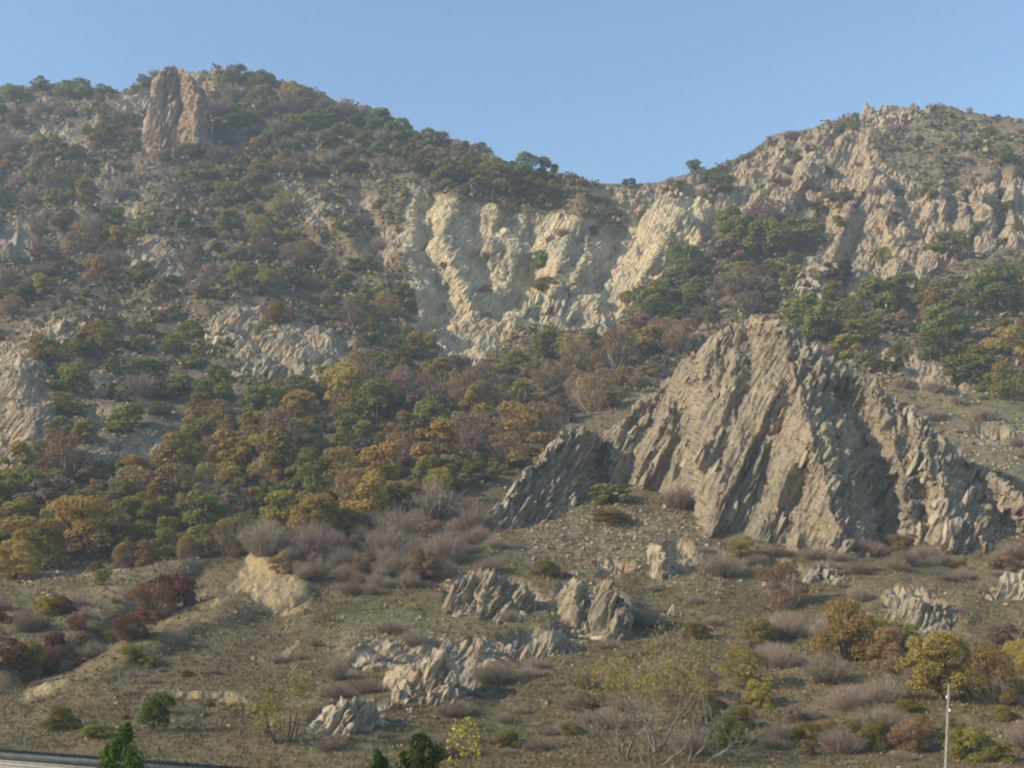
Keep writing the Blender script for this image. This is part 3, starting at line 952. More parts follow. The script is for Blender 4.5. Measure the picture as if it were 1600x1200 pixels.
OUT = [
    # u, v(foot), w, h, blocks, material, dip, label
    (768, 978, 138, 84, 30, MAT_ROCK, 30, 'broad humped outcrop of split tan slabs on the dry grass below the crag'),
    (900, 985, 70, 75, 14, MAT_ROCK, 15, 'outcrop with an orange face and grassy top beside the broad humped outcrop'),
    (948, 1005, 75, 92, 18, MAT_ROCK, 10, 'upright jagged outcrop of narrow slabs on the grass above the bare-branched tree'),
    (585, 1042, 62, 30, 10, MAT_ROCKG, 20, 'low outcrop of grey slabs on the grass beside the bare shrub'),
    (665, 1105, 118, 90, 24, MAT_ROCK, 15, 'hump-backed outcrop with a shadowed notch on the lower grass slope'),
    (695, 1035, 46, 44, 9, MAT_ROCKG, -20, 'leaning pile of dark slabs just above the hump-backed outcrop'),
    (748, 1046, 18, 46, 2, MAT_ROCKO, 14, 'single orange-lit blade of rock standing in the grass'),
    (800, 1035, 80, 28, 12, MAT_ROCKG, 20, 'low ledge of broken grey blocks right of the orange blade'),
    (865, 1030, 60, 42, 9, MAT_ROCK, 25, 'squat block ledge under the jagged outcrop'),
    (530, 1150, 110, 66, 18, MAT_ROCKG, 28, 'dark grey outcrop with purple tinge at the lowest edge of the grass slope'),
    (620, 1120, 60, 30, 7, MAT_ROCKG, 20, 'low brownish outcrop between the dark grey one and the hump-backed one'),
    (1035, 915, 34, 62, 7, MAT_ROCK, 12, 'thin spiky outcrop on the gravelly grass under the crag foot'),
    (1065, 905, 30, 34, 5, MAT_ROCK, 15, 'small crumbly outcrop beside the thin spiky one'),
    (895, 908, 40, 22, 5, MAT_ROCK, 15, 'small pale stones on the grass above the orange-faced outcrop'),
    (1050, 975, 34, 22, 5, MAT_ROCKG, 30, 'little heap of pale slabs beside purplish shrubs'),
    (1225, 930, 60, 40, 14, MAT_ROCKG, 25, 'tongue of grey rock running down from the crag foot'),
    (1290, 925, 70, 40, 14, MAT_ROCKG, 30, 'slanting grey rib below the shaded gully of the crag'),
    (1440, 985, 110, 60, 20, MAT_ROCK, 20, 'wide grey outcrop in the grass above the yellow trees'),
    (1585, 940, 60, 46, 9, MAT_ROCKG, 15, 'grey outcrop at the picture edge above the pink shrub'),
    (1550, 945, 20, 40, 3, MAT_ROCKG, -25, 'slim leaning stone beside the edge outcrop'),
    (40, 612, 88, 62, 9, MAT_ROCKG, 0, 'rounded grey boulder outcrop on the left ridge over an orange overhang'),
    (70, 560, 56, 36, 7, MAT_ROCKG, 0, 'rounded boulders stepping up the left ridge'),
    (112, 524, 40, 28, 6, MAT_ROCK, 10, 'topmost boulders of the left ridge steps'),
    (90, 590, 34, 26, 4, MAT_ROCKG, 0, 'squat grey boulder right of the rounded boulder outcrop'),
    (55, 655, 50, 34, 7, MAT_ROCKO, 10, 'sunlit orange ledge below the rounded boulders'),
    (152, 625, 46, 24, 6, MAT_ROCK, 0, 'pale ledge between green bushes below the ridge'),
    (150, 685, 48, 40, 7, MAT_ROCKG, 10, 'split grey block beside the round green bush'),
    (30, 755, 66, 72, 9, MAT_ROCKG, 20, 'dark slanting outcrop above the edge of the ochre wood'),
    (75, 700, 30, 30, 4, MAT_ROCKG, 10, 'small blunt rock right of the dark slanting outcrop'),
    (125, 745, 64, 26, 8, MAT_ROCKG, 0, 'low wall of grey rock over the ochre wood'),
    (255, 450, 50, 66, 7, MAT_ROCK, 8, 'block-shaped rock tower with a sunlit left side on the upper slope'),
    (220, 422, 30, 40, 5, MAT_ROCKO, 8, 'crumbled orange rock leaning on the rock tower'),
    (22, 420, 46, 60, 6, MAT_ROCKG, 20, 'dark rock face jutting from the slope edge below the crest'),
    (174, 282, 14, 38, 2, MAT_ROCKO, 12, 'slim rock needle with a lit side below the pinnacle'),
    (160, 338, 34, 46, 5, MAT_ROCK, 15, 'narrow outcrop under the slim rock needle'),
    (205, 192, 34, 44, 6, MAT_ROCKO, 10, 'pinkish outcrop on the crest ridge left of the pinnacle'),
    (232, 178, 18, 38, 3, MAT_ROCK, 5, 'grey pillar leaning against the pinnacle'),
    (152, 216, 20, 28, 4, MAT_ROCKO, 15, 'small lit rib below the pinkish crest outcrop'),
    (112, 258, 44, 30, 6, MAT_ROCK, 15, 'pale double outcrop on the upper slope under the ridge'),
    (146, 248, 20, 22, 3, MAT_ROCK, 10, 'small grey rock next to the pale double outcrop'),
    (240, 246, 26, 22, 4, MAT_ROCK, 5, 'stubby rock at the foot of the pinnacle'),
    (350, 545, 70, 52, 12, MAT_ROCKP, 25, 'sunlit pale rock steps of the outcrop in the wooded slope'),
    (400, 600, 60, 70, 12, MAT_ROCK, 25, 'rough ribbed rock below the sunlit pale steps'),
    (490, 590, 100, 56, 6, MAT_ROCKG, 0, 'smooth rounded grey rock dome among the rusty trees'),
    (345, 122, 22, 20, 4, MAT_ROCK, 10, 'small rock tooth on the crest right of the pinnacle'),
    (648, 275, 10, 22, 1, MAT_ROCKG, 0, 'lone grey stone standing above the scar rim'),
    (855, 505, 90, 55, 12, MAT_ROCKP, 20, 'cream rock bulge at the foot of the scar'),
    (930, 525, 50, 60, 8, MAT_ROCKP, 20, 'fresh cream rock fall wedge at the right foot of the scar'),
    (1262, 482, 44, 78, 9, MAT_ROCK, 28, 'leaning grey rock rib between green bushes under the right cliffs'),
    (1300, 450, 26, 36, 4, MAT_ROCKP, 10, 'pale little rock beside the leaning rib'),
    (1390, 188, 76, 26, 12, MAT_ROCK, 5, 'flat-topped rock cap on the right summit'),
    (1440, 182, 40, 16, 6, MAT_ROCK, 5, 'low broken stones beside the summit rock cap'),
    (1285, 218, 30, 22, 5, MAT_ROCKO, 10, 'sunlit orange rock on the shoulder left of the right summit'),
    (1405, 585, 60, 34, 8, MAT_ROCKG, 15, 'pale rocks in scrub behind the crag shoulder'),
    (1340, 578, 60, 20, 7, MAT_ROCKG, 10, 'low grey rocks between the crag top and the green bushes'),
    (1465, 625, 60, 34, 8, MAT_ROCKG, 15, 'grey rocks on the bare slope right of the crag'),
    (1415, 470, 50, 44, 8, MAT_ROCK, 25, 'lowest rock buttress of the right cliffs'),
    (1040, 320, 70, 26, 9, MAT_ROCKG, 15, 'grey broken rim rocks under the saddle'),
    (1430, 90 + 470, 26, 16, 3, MAT_ROCKP, 10, 'white stones among green bushes on the right slope'),
]
BODY = {
    (768, 978): ([(690, 978), (700, 940), (712, 908), (722, 902), (735, 897), (765, 894), (778, 900), (800, 905), (818, 918), (830, 932), (838, 950), (846, 972)], [(690, 980), (770, 984), (846, 976)]),
    (948, 1005): ([(918, 985), (928, 945), (940, 914), (952, 908), (962, 916), (972, 935), (980, 968), (990, 1006)], [(918, 1000), (950, 1012), (990, 1010)]),
    (900, 985): ([(856, 955), (866, 930), (880, 918), (900, 910), (918, 916), (928, 935), (934, 965)], [(856, 965), (900, 990), (934, 988)]),
    (665, 1105): ([(598, 1084), (612, 1060), (628, 1040), (640, 1034), (655, 1032), (672, 1022), (690, 1024), (704, 1045), (716, 1075), (726, 1104)], [(598, 1090), (650, 1112), (726, 1114)]),
    (530, 1150): ([(474, 1152), (488, 1126), (508, 1106), (538, 1092), (556, 1088), (580, 1098), (598, 1122), (606, 1142)], [(474, 1156), (540, 1164), (606, 1148)]),
    (585, 1042): ([(552, 1040), (564, 1024), (580, 1018), (600, 1016), (612, 1026), (618, 1040)], [(552, 1046), (585, 1050), (618, 1046)]),
    (865, 1030): ([(812, 1030), (826, 1008), (846, 1000), (868, 994), (888, 996), (902, 1010), (912, 1030)], [(812, 1036), (865, 1042), (912, 1036)]),
    (1440, 985): ([(1376, 976), (1392, 956), (1412, 944), (1440, 940), (1466, 938), (1486, 952), (1502, 976)], [(1380, 982), (1440, 992), (1498, 984)]),
    (1585, 940): ([(1548, 936), (1562, 910), (1585, 896), (1620, 894), (1650, 930)], [(1548, 942), (1600, 950), (1650, 940)]),
    (1035, 915): ([(1012, 905), (1016, 866), (1022, 852), (1032, 858), (1044, 878), (1054, 912)], [(1012, 912), (1035, 920), (1054, 916)]),
}
for i, (u, v, w, h, n, mat, dip, label) in enumerate(OUT):
    outcrop(u, v, w, h, n, label, mat, 500 + i, dip, body=BODY.get((u, v)))
print('outcrops', time.time() - T0)

# ------------------------------------------------------------------ plants
def quads(cent, nrm, size, rg, aspect=1.5):
    n = len(cent)
    nrm = nrm + rg.normal(size=(n, 3)) * 0.75
    nrm /= np.linalg.norm(nrm, axis=1)[:, None] + 1e-9
    a = rg.normal(size=(n, 3))
    t = np.cross(nrm, a)
    t /= np.linalg.norm(t, axis=1)[:, None] + 1e-9
    b = np.cross(nrm, t)
    s = (size * rg.uniform(.6, 1.35, n))[:, None]
    t = t * s * aspect * .5
    b = b * s * .5
    v = np.stack([cent - t, cent - b * 1.0 + t * .1, cent + t, cent + b * 1.0 + t * .1], 1).reshape(-1, 3)
    f = np.arange(4 * n).reshape(-1, 4)
    return v, f


def lobed_crown(rg, nlobe, n, leaf, low=0.05, spread=0.30, lobe_r=(0.16, 0.27), top=1.0):
    """leaf clumps over a heap of lobes in the unit box (x, y within -.5 .. .5, z 0..1)"""
    C, Rr = [], []
    for k in range(nlobe):
        f = (k + 0.5) / nlobe
        z = low + 0.14 + (0.80 * top - low - 0.14) * f
        rad = spread * math.sqrt(max(0.05, 1 - (max(0, f - 0.25) / 0.85) ** 2)) * rg.uniform(.45, 1.15)
        a = k * 2.4 + rg.uniform(-.6, .6)
        C.append((rad * math.cos(a), rad * math.sin(a), z))
        Rr.append(rg.uniform(*lobe_r))
    C, Rr = np.array(C), np.array(Rr)
    w = Rr ** 2
    k = rg.choice(nlobe, n, p=w / w.sum())
    d = rg.normal(size=(n, 3))
    d /= np.linalg.norm(d, axis=1)[:, None]
    d[:, 2] = np.where(d[:, 2] < -0.35, -d[:, 2], d[:, 2])
    rr = Rr[k] * rg.uniform(.55, 1.0, n) ** .6 * (1 + 0.25 * pnoise(C[k] * 7 + d * 2.2, 5))
    c = C[k] + d * rr[:, None] * np.array((1, 1, .85))
    dd = np.linalg.norm(c[:, None, :] - C[None], axis=2) / Rr[None]
    dd[np.arange(n), k] = 9
    keep = dd.min(1) > 0.62
    c, d = c[keep], d[keep]
    c[:, 2] = np.clip(c[:, 2], 0.015, None)
    v, f = quads(c, d + np.array((0, 0, .35)), leaf, rg)
    return v, f


def tubes(segs, sides=4):
    """tapered tubes: (p0, p1, r0, r1)"""
    V, F = [], []
    for p0, p1, r0, r1 in segs:
        p0, p1 = np.array(p0, float), np.array(p1, float)
        ax = p1 - p0
        ax /= np.linalg.norm(ax) + 1e-9
        a = np.cross(ax, (0.31, 0.9, 0.21))
        a /= np.linalg.norm(a) + 1e-9
        b = np.cross(ax, a)
        base = len(V)
        for p, r in ((p0, r0), (p1, r1)):
            for s in range(sides):
                t = 2 * math.pi * s / sides
                V.append(p + r * (math.cos(t) * a + math.sin(t) * b))
        for s in range(sides):
            s2 = (s + 1) % sides
            F.append((base + s, base + s2, base + sides + s2, base + sides + s))
    return np.array(V, f32), np.array(F, np.int32)


def simple_trunk(rg, low, n=5):
    segs = []
    if low < 0.12:
        for k in range(n):
            a = k * 6.28 / n + rg.uniform(-.4, .4)
            p1 = np.array((0.10 * math.cos(a), 0.10 * math.sin(a), 0.28))
            p2 = np.array((0.27 * math.cos(a), 0.27 * math.sin(a), 0.62))
            segs += [((0.02 * math.cos(a), 0.02 * math.sin(a), -0.08), p1, .018, .012), (p1, p2, .012, .004)]
    else:
        m = np.array((rg.uniform(-.03, .03), rg.uniform(-.03, .03), 0.32))
        segs.append(((0, 0, -0.08), m, .03, .022))
        for k in range(n):
            a = k * 6.28 / n + rg.uniform(-.4, .4)
            p1 = m + np.array((0.17 * math.cos(a), 0.17 * math.sin(a), rg.uniform(.15, .3)))
            p2 = m + np.array((0.3 * math.cos(a), 0.3 * math.sin(a), rg.uniform(.3, .5)))
            segs += [(m, p1, .018, .011), (p1, p2, .011, .004)]
    return tubes(segs)


def twig_bush(rg, n, width, height=1.0, spread=0.5):
    """many fine bent twigs fanning up from the root"""
    V, F = [], []
    for k in range(n):
        a = rg.uniform(0, 6.28)
        lean = spread * rg.uniform(0, 1) ** .6
        p = np.array((rg.normal() * .05, rg.normal() * .05, -0.03))
        L = height * rg.uniform(.55, 1.0) * (1 - .35 * lean / spread)
        st = rg.uniform(0.0, 0.45)
        e = np.array((math.cos(a) * lean, math.sin(a) * lean, L))
        m = p + (e - p) * .5 + np.array((math.cos(a), math.sin(a), 0)) * lean * .12 + rg.normal(size=3) * .03
        p = p + (m - p) * st
        side = np.cross(e - p, rg.normal(size=3))
        side /= np.linalg.norm(side) + 1e-9
        w = width * rg.uniform(.7, 1.4)
        b = len(V)
        V += [p - side * w, p + side * w, m - side * w * .8, m + side * w * .8, e - side * w * .25, e + side * w * .25]
        F += [(b, b + 1, b + 3, b + 2), (b + 2, b + 3, b + 5, b + 4)]
        # side twigs
        for s in range(2):
            t = rg.uniform(.2, .9)
            q0 = m + (e - m) * t
            q1 = q0 + rg.normal(size=3) * .09 + np.array((0, 0, .07))
            sd = np.cross(q1 - q0, rg.normal(size=3))
            sd /= np.linalg.norm(sd) + 1e-9
            b = len(V)
            V += [q0 - sd * w * .6, q0 + sd * w * .6, q1 + sd * w * .2, q1 - sd * w * .2]
            F += [(b, b + 1, b + 2, b + 3)]
    return np.array(V, f32), np.array(F, np.int32)


PROTO = {}


def add_proto(form, crown, trunk):
    cm = mesh_arrays(form + '_crown', *crown, mats=[LEAF['green']])
    tm = mesh_arrays(form + '_trunk', *trunk, mats=[MAT_BARK])
    PROTO.setdefault(form, []).append((cm, tm))


for k in range(6):
    rg = np.random.default_rng(20 + k)
    add_proto('bush', lobed_crown(rg, 9 + k % 3, 4200, .036, low=-0.06, spread=.33, lobe_r=(.09, .26)), simple_trunk(rg, 0.0))
for k in range(6):
    rg = np.random.default_rng(40 + k)
    add_proto('tree', lobed_crown(rg, 12 + k % 4, 4400, .034, low=0.05, spread=.33, lobe_r=(.09, .24)), simple_trunk(rg, 0.2, 6))
for k in range(4):
    rg = np.random.default_rng(60 + k)
    cv, cf = lobed_crown(rg, 10, 2400, .029, low=0.0, spread=.34, lobe_r=(.14, .24))
    add_proto('thin', (cv, cf), twig_bush(rg, 110, .007))
for k in range(5):
    rg = np.random.default_rng(80 + k)
    add_proto('bare', twig_bush(rg, 330, .0065), twig_bush(rg, 14, .014, .75, .4))
for k in range(3):
    rg = np.random.default_rng(95 + k)
    add_proto('mound', lobed_crown(rg, 8, 1500, .06, low=-0.1, spread=.34, lobe_r=(.2, .3)), simple_trunk(rg, 0.0))
for k in range(3):
    rg = np.random.default_rng(120 + k)
    add_proto('near_bush', lobed_crown(rg, 16, 11000, .0215, low=-0.06, spread=.34, lobe_r=(.08, .24)), simple_trunk(rg, 0.0, 7))
    add_proto('near_tree', lobed_crown(rg, 18, 11000, .021, low=0.05, spread=.34, lobe_r=(.08, .22)), simple_trunk(rg, 0.2, 8))
    add_proto('near_thin', lobed_crown(rg, 16, 9500, .02, low=0.0, spread=.36, lobe_r=(.1, .24)), twig_bush(rg, 190, .0035))
    add_proto('near_bare', twig_bush(rg, 800, .0028), twig_bush(rg, 26, .006, .75, .4))
print('protos', time.time() - T0)

# kind: object name, everyday category, words, crown material, trunk material, forms
KIND = {
    'green': ('green_tree', 'tree', 'dull green', 'green', ['tree', 'bush', 'bush']),
    'olive': ('olive_green_bush', 'bush', 'olive green', 'olive', ['bush', 'tree']),
    'ochre': ('ochre_tree', 'tree', 'ochre autumn', 'ochre', ['bush', 'tree', 'thin']),
    'russet': ('russet_tree', 'tree', 'rusty brown', 'russet', ['bush', 'thin', 'thin']),
    'purple': ('purple_brown_bush', 'bush', 'purplish brown', 'purple', ['thin', 'bush']),
    'bare': ('bare_shrub', 'shrub', 'bare grey-brown', 'twig', ['bare']),
    'thicket': ('thicket_shrub', 'shrub', 'grey-purple leafless', 'twig', ['bare']),
    'red': ('dark_red_bush', 'bush', 'dark red', 'red', ['thin', 'mound']),
    'yellow': ('yellow_tree', 'tree', 'bright yellow', 'yellow', ['thin']),
    'vivid': ('small_green_tree', 'tree', 'fresh green', 'vivid', ['tree']),
    'lowgreen': ('low_green_bush', 'bush', 'low dark green', 'green', ['mound']),
}
PLANTS = []          # (kind, u, v, width px, height px, label or None, form or None)


def hand(kind, u, v, w, h, label, form=None):
    PLANTS.append((kind, u, v, w, h, label, form))


H = hand
# crest
H('green', 118, 152, 62, 32, 'dark green tree clump with a domed top on the left crest')
H('green', 66, 148, 30, 26, 'small open-crowned tree beside the domed crest clump')
H('green', 20, 162, 44, 30, 'dark green tree at the left end of the crest')
H('bare', 243, 110, 22, 16, 'bare shrub sticking up on top of the pinnacle')
H('green', 166, 152, 34, 18, 'dull green bush in the dip of the crest before the pinnacle')
H('green', 225, 134, 30, 22, 'dark bush on the crest just left of the pinnacle')
H('green', 375, 134, 48, 32, 'dark green crest bush right of the rock tooth')
H('olive', 415, 140, 40, 26, 'rounded olive bush at the crest bend right of the pinnacle')
H('green', 750, 268, 44, 38, 'round green tree breaking the skyline above the scar')
H('green', 822, 296, 56, 52, 'largest green tree on the skyline over the scar rim')
H('green', 770, 315, 90, 52, 'broad green tree spreading just above the scar rim')
H('green', 730, 300, 60, 46, 'green tree left of the broad one above the scar rim')
H('green', 694, 296, 50, 44, 'green tree beside the lone stone above the scar')
H('green', 984, 291, 24, 16, 'tiny round bush alone on the saddle skyline')
H('green', 1088, 279, 26, 24, 'lone dark tree with umbrella crown on the saddle skyline', 'tree')
H('green', 1128, 304, 50, 34, 'dark green bush just right of the lone skyline tree')
H('green', 1105, 292, 26, 22, 'small green bush under the lone skyline tree')
H('bare', 1240, 218, 40, 14, 'low bare scrub on the shoulder of the right hill')
H('green', 1332, 200, 18, 16, 'small dark bush beside the right summit cap')
H('bare', 1514, 182, 12, 14, 'tiny bare shrub on the right skyline')
H('green', 1574, 268, 34, 34, 'dark green bush near the picture edge on the right hill')
# right slope
H('green', 1160, 400, 70, 66, 'tall green tree under the dark cleft of the right cliffs')
H('green', 1200, 415, 80, 70, 'wide green tree below the right cliffs')
H('green', 1255, 385, 84, 52, 'green tree reaching up to the foot of the right cliffs')
H('green', 1072, 442, 66, 62, 'dark green tree at the right edge of the scar')
H('green', 1085, 480, 54, 40, 'green bush below the dark tree at the scar edge')
H('green', 1025, 500, 66, 60, 'large green tree at the right foot of the scar')
H('green', 985, 468, 36, 24, 'small green bush on the scar ledge')
H('green', 1478, 408, 62, 42, 'round dark green tree clinging to the right cliffs')
H('olive', 1380, 420, 26, 36, 'narrow bush in a crack of the right cliffs')
H('green', 1275, 545, 90, 90, 'large green tree behind the crag summit')
H('green', 1375, 505, 74, 70, 'full green tree between rock buttresses on the right slope')
H('olive', 1330, 545, 80, 46, 'light green bush right of the large tree behind the crag')
H('green', 1480, 545, 96, 64, 'broad light green tree on the right slope')
H('green', 1560, 500, 100, 80, 'dark green tree group at the picture edge under the cliffs')
H('green', 1440, 500, 50, 50, 'green tree under the lowest cliff buttress')
H('ochre', 1570, 570, 64, 54, 'orange-yellow tree at the right edge of the picture')
H('green', 1540, 600, 60, 46, 'dark green bush under the orange-yellow tree')
H('olive', 1575, 640, 50, 60, 'yellow-green tree at the edge on the bare right slope')
H('purple', 1295, 445, 60, 40, 'purplish bush under the right cliffs')
H('purple', 1160, 475, 80, 50, 'broad purplish thicket bush left of the leaning rock rib')
H('lowgreen', 1385, 588, 60, 16, 'low dark green juniper mat behind the crag')
# below the scar
H('russet', 965, 592, 66, 70, 'rounded rusty orange tree at the foot of the scar slope')
H('ochre', 985, 590, 40, 32, 'small orange bush before the rounded rusty tree')
H('purple', 1010, 530, 56, 34, 'purplish brown bush right of the rounded rusty tree')
H('olive', 860, 575, 64, 52, 'yellow-green tree below the cream rocks')
H('olive', 810, 590, 66, 40, 'olive bush left of the yellow-green tree under the scar')
H('green', 925, 560, 46, 40, 'dull green bush under the cream rock wedge')
H('russet', 885, 606, 46, 40, 'pinkish brown bush on the slope under the yellow-green tree')
H('russet', 925, 655, 60, 62, 'rusty tree above the saddle of the crag')
H('purple', 880, 672, 52, 42, 'dark purplish bush above the left crag blade')
H('ochre', 800, 700, 110, 68, 'wide ochre bush mass in the hollow left of the crag')
H('olive', 820, 640, 60, 46, 'olive bush in the hollow below the scar chute')
H('russet', 840, 740, 90, 60, 'brownish bush behind the left crag blade')
H('green', 842, 430, 30, 44, 'lone green tree growing in the scar wall')
H('olive', 850, 450, 60, 26, 'green bushes on the ledge inside the scar')
# woods
H('green', 590, 672, 90, 78, 'tall dark green tree in the middle of the wooded slope')
H('green', 545, 690, 80, 54, 'pale green tree left of the tall dark one')
H('green', 683, 680, 54, 54, 'bright green round tree alone among rusty trees')
H('green', 350, 640, 64, 66, 'green tree under the sunlit pale rock steps')
H('green', 205, 682, 70, 48, 'round bright green bush beside the split grey block')
H('green', 345, 690, 40, 40, 'narrow green tree below the one under the rock steps')
H('green', 470, 628, 60, 44, 'light green bush at the foot of the grey dome')
H('green', 400, 650, 70, 40, 'dark green bush under the ribbed rock')
H('ochre', 157, 550, 64, 48, 'ochre bush behind the left ridge boulders')
H('ochre', 437, 512, 44, 42, 'orange-yellow tree above the pale rock steps')
H('olive', 410, 530, 26, 24, 'small green bush on top of the pale rock steps')
H('green', 600, 610, 40, 36, 'small bright green tree right of the grey dome')
H('yellow', 680, 790, 50, 56, 'bright yellow tree in the wood above the grey thicket', 'thin')
H('green', 740, 762, 50, 40, 'dull green bush right of the bright yellow tree')
H('green', 440, 810, 80, 62, 'dark green tree at the lower edge of the ochre wood')
H('green', 494, 830, 40, 82, 'slim green tree beside the dark one at the wood edge')
H('green', 310, 835, 90, 70, 'dark green tree above the eroded gully')
H('russet', 545, 805, 60, 60, 'pinkish russet tree beside the slim green tree')
H('ochre', 530, 760, 70, 56, 'orange tree in the wood above the pinkish one')
H('olive', 630, 820, 80, 60, 'olive tree below the bright yellow tree')
H('yellow', 636, 878, 18, 16, 'tiny yellow bush in the grey thicket', 'thin')
H('ochre', 130, 870, 130, 100, 'large ochre tree mass at the left wood edge')
H('ochre', 50, 880, 120, 90, 'broad ochre tree at the picture edge of the wood')
H('ochre', 20, 905, 80, 70, 'dark ochre bush hanging over the gully rim')
H('russet', 225, 880, 40, 50, 'thin brownish sapling on the gully rim')
H('olive', 150, 885, 34, 18, 'light green bush on the gully rim')
H('ochre', 290, 875, 34, 40, 'ochre sapling above the gully head')
H('olive', 160, 930, 26, 28, 'small green bush on the far gully slope')
H('yellow', 70, 978, 46, 34, 'yellow-green bush on the left gully slope', 'bush')
H('red', 98, 975, 40, 30, 'reddish bush right of the yellow-green one on the gully slope')
H('olive', 40, 1050, 40, 46, 'pale green bush in the gully bottom')
H('red', 295, 965, 40, 46, 'bright red bush at the gully lip')
H('red', 245, 985, 80, 60, 'dark red thicket in the gully bottom')
H('red', 215, 1020, 70, 50, 'brownish red bush lower in the gully')
H('yellow', 172, 1020, 30, 26, 'small yellow-green bush among dark red ones', 'bush')
H('olive', 205, 1040, 50, 26, 'pale olive bush at the near gully edge')
H('red', 15, 1055, 50, 50, 'dark red bush at the picture edge of the gully')
H('red', 70, 1060, 50, 34, 'dark brownish red bush in the lower gully')
# grass slope, right and bottom
H('russet', 1230, 962, 74, 78, 'open rusty brown tree alone below the crag', 'thin')
H('ochre', 1325, 1045, 96, 108, 'tall yellow-ochre tree in the grass under the crag')
H('russet', 1395, 1065, 70, 76, 'brownish ochre tree right of the tall yellow-ochre one')
H('ochre', 1475, 1115, 118, 116, 'large golden tree behind the concrete pole')
H('ochre', 1560, 1120, 90, 100, 'russet-gold tree right of the large golden one')
H('ochre', 1600, 1095, 60, 90, 'golden tree at the right picture edge')
H('purple', 1570, 1020, 52, 48, 'pinkish purple shrub above the golden trees')
H('ochre', 1155, 1090, 70, 70, 'ochre bush in the grass left of the tall yellow-ochre tree')
H('yellow', 1188, 1112, 46, 46, 'yellow-green bush joined to the ochre one', 'bush')
H('lowgreen', 1145, 1172, 56, 54, 'dark green bush with one orange branch low on the slope', 'bush')
H('ochre', 1131, 1135, 10, 12, 'tiny orange bush above the dark green one', 'bush')
H('olive', 1265, 1165, 70, 36, 'olive green bush low on the slope')
H('olive', 1370, 1175, 60, 50, 'dark olive bush left of the concrete pole')
H('russet', 1410, 870, 60, 28, 'flat russet shrub at the crag foot')
H('olive', 960, 800, 90, 36, 'greenish shrub patch in front of the crag')
H('bare', 1060, 803, 60, 44, 'bare grey shrub under the crag face')
H('olive', 950, 832, 70, 24, 'low yellowish shrub on the gravel below the crag')
H('bare', 525, 1062, 40, 42, 'round bare shrub left of the low grey slabs')
H('bare', 610, 1000, 60, 28, 'dark bare shrub on the bright green grass')
H('bare', 960, 975, 40, 30, 'bare shrub among the jagged outcrop stones')
H('bare', 1020, 990, 50, 34, 'purplish bare shrub right of the jagged outcrop')
H('olive', 90, 1092 + 60, 60, 40, 'yellowish bush above the grey corrugated roof')
H('olive', 150, 1165, 60, 26, 'second yellowish bush above the roof by the green conifer')

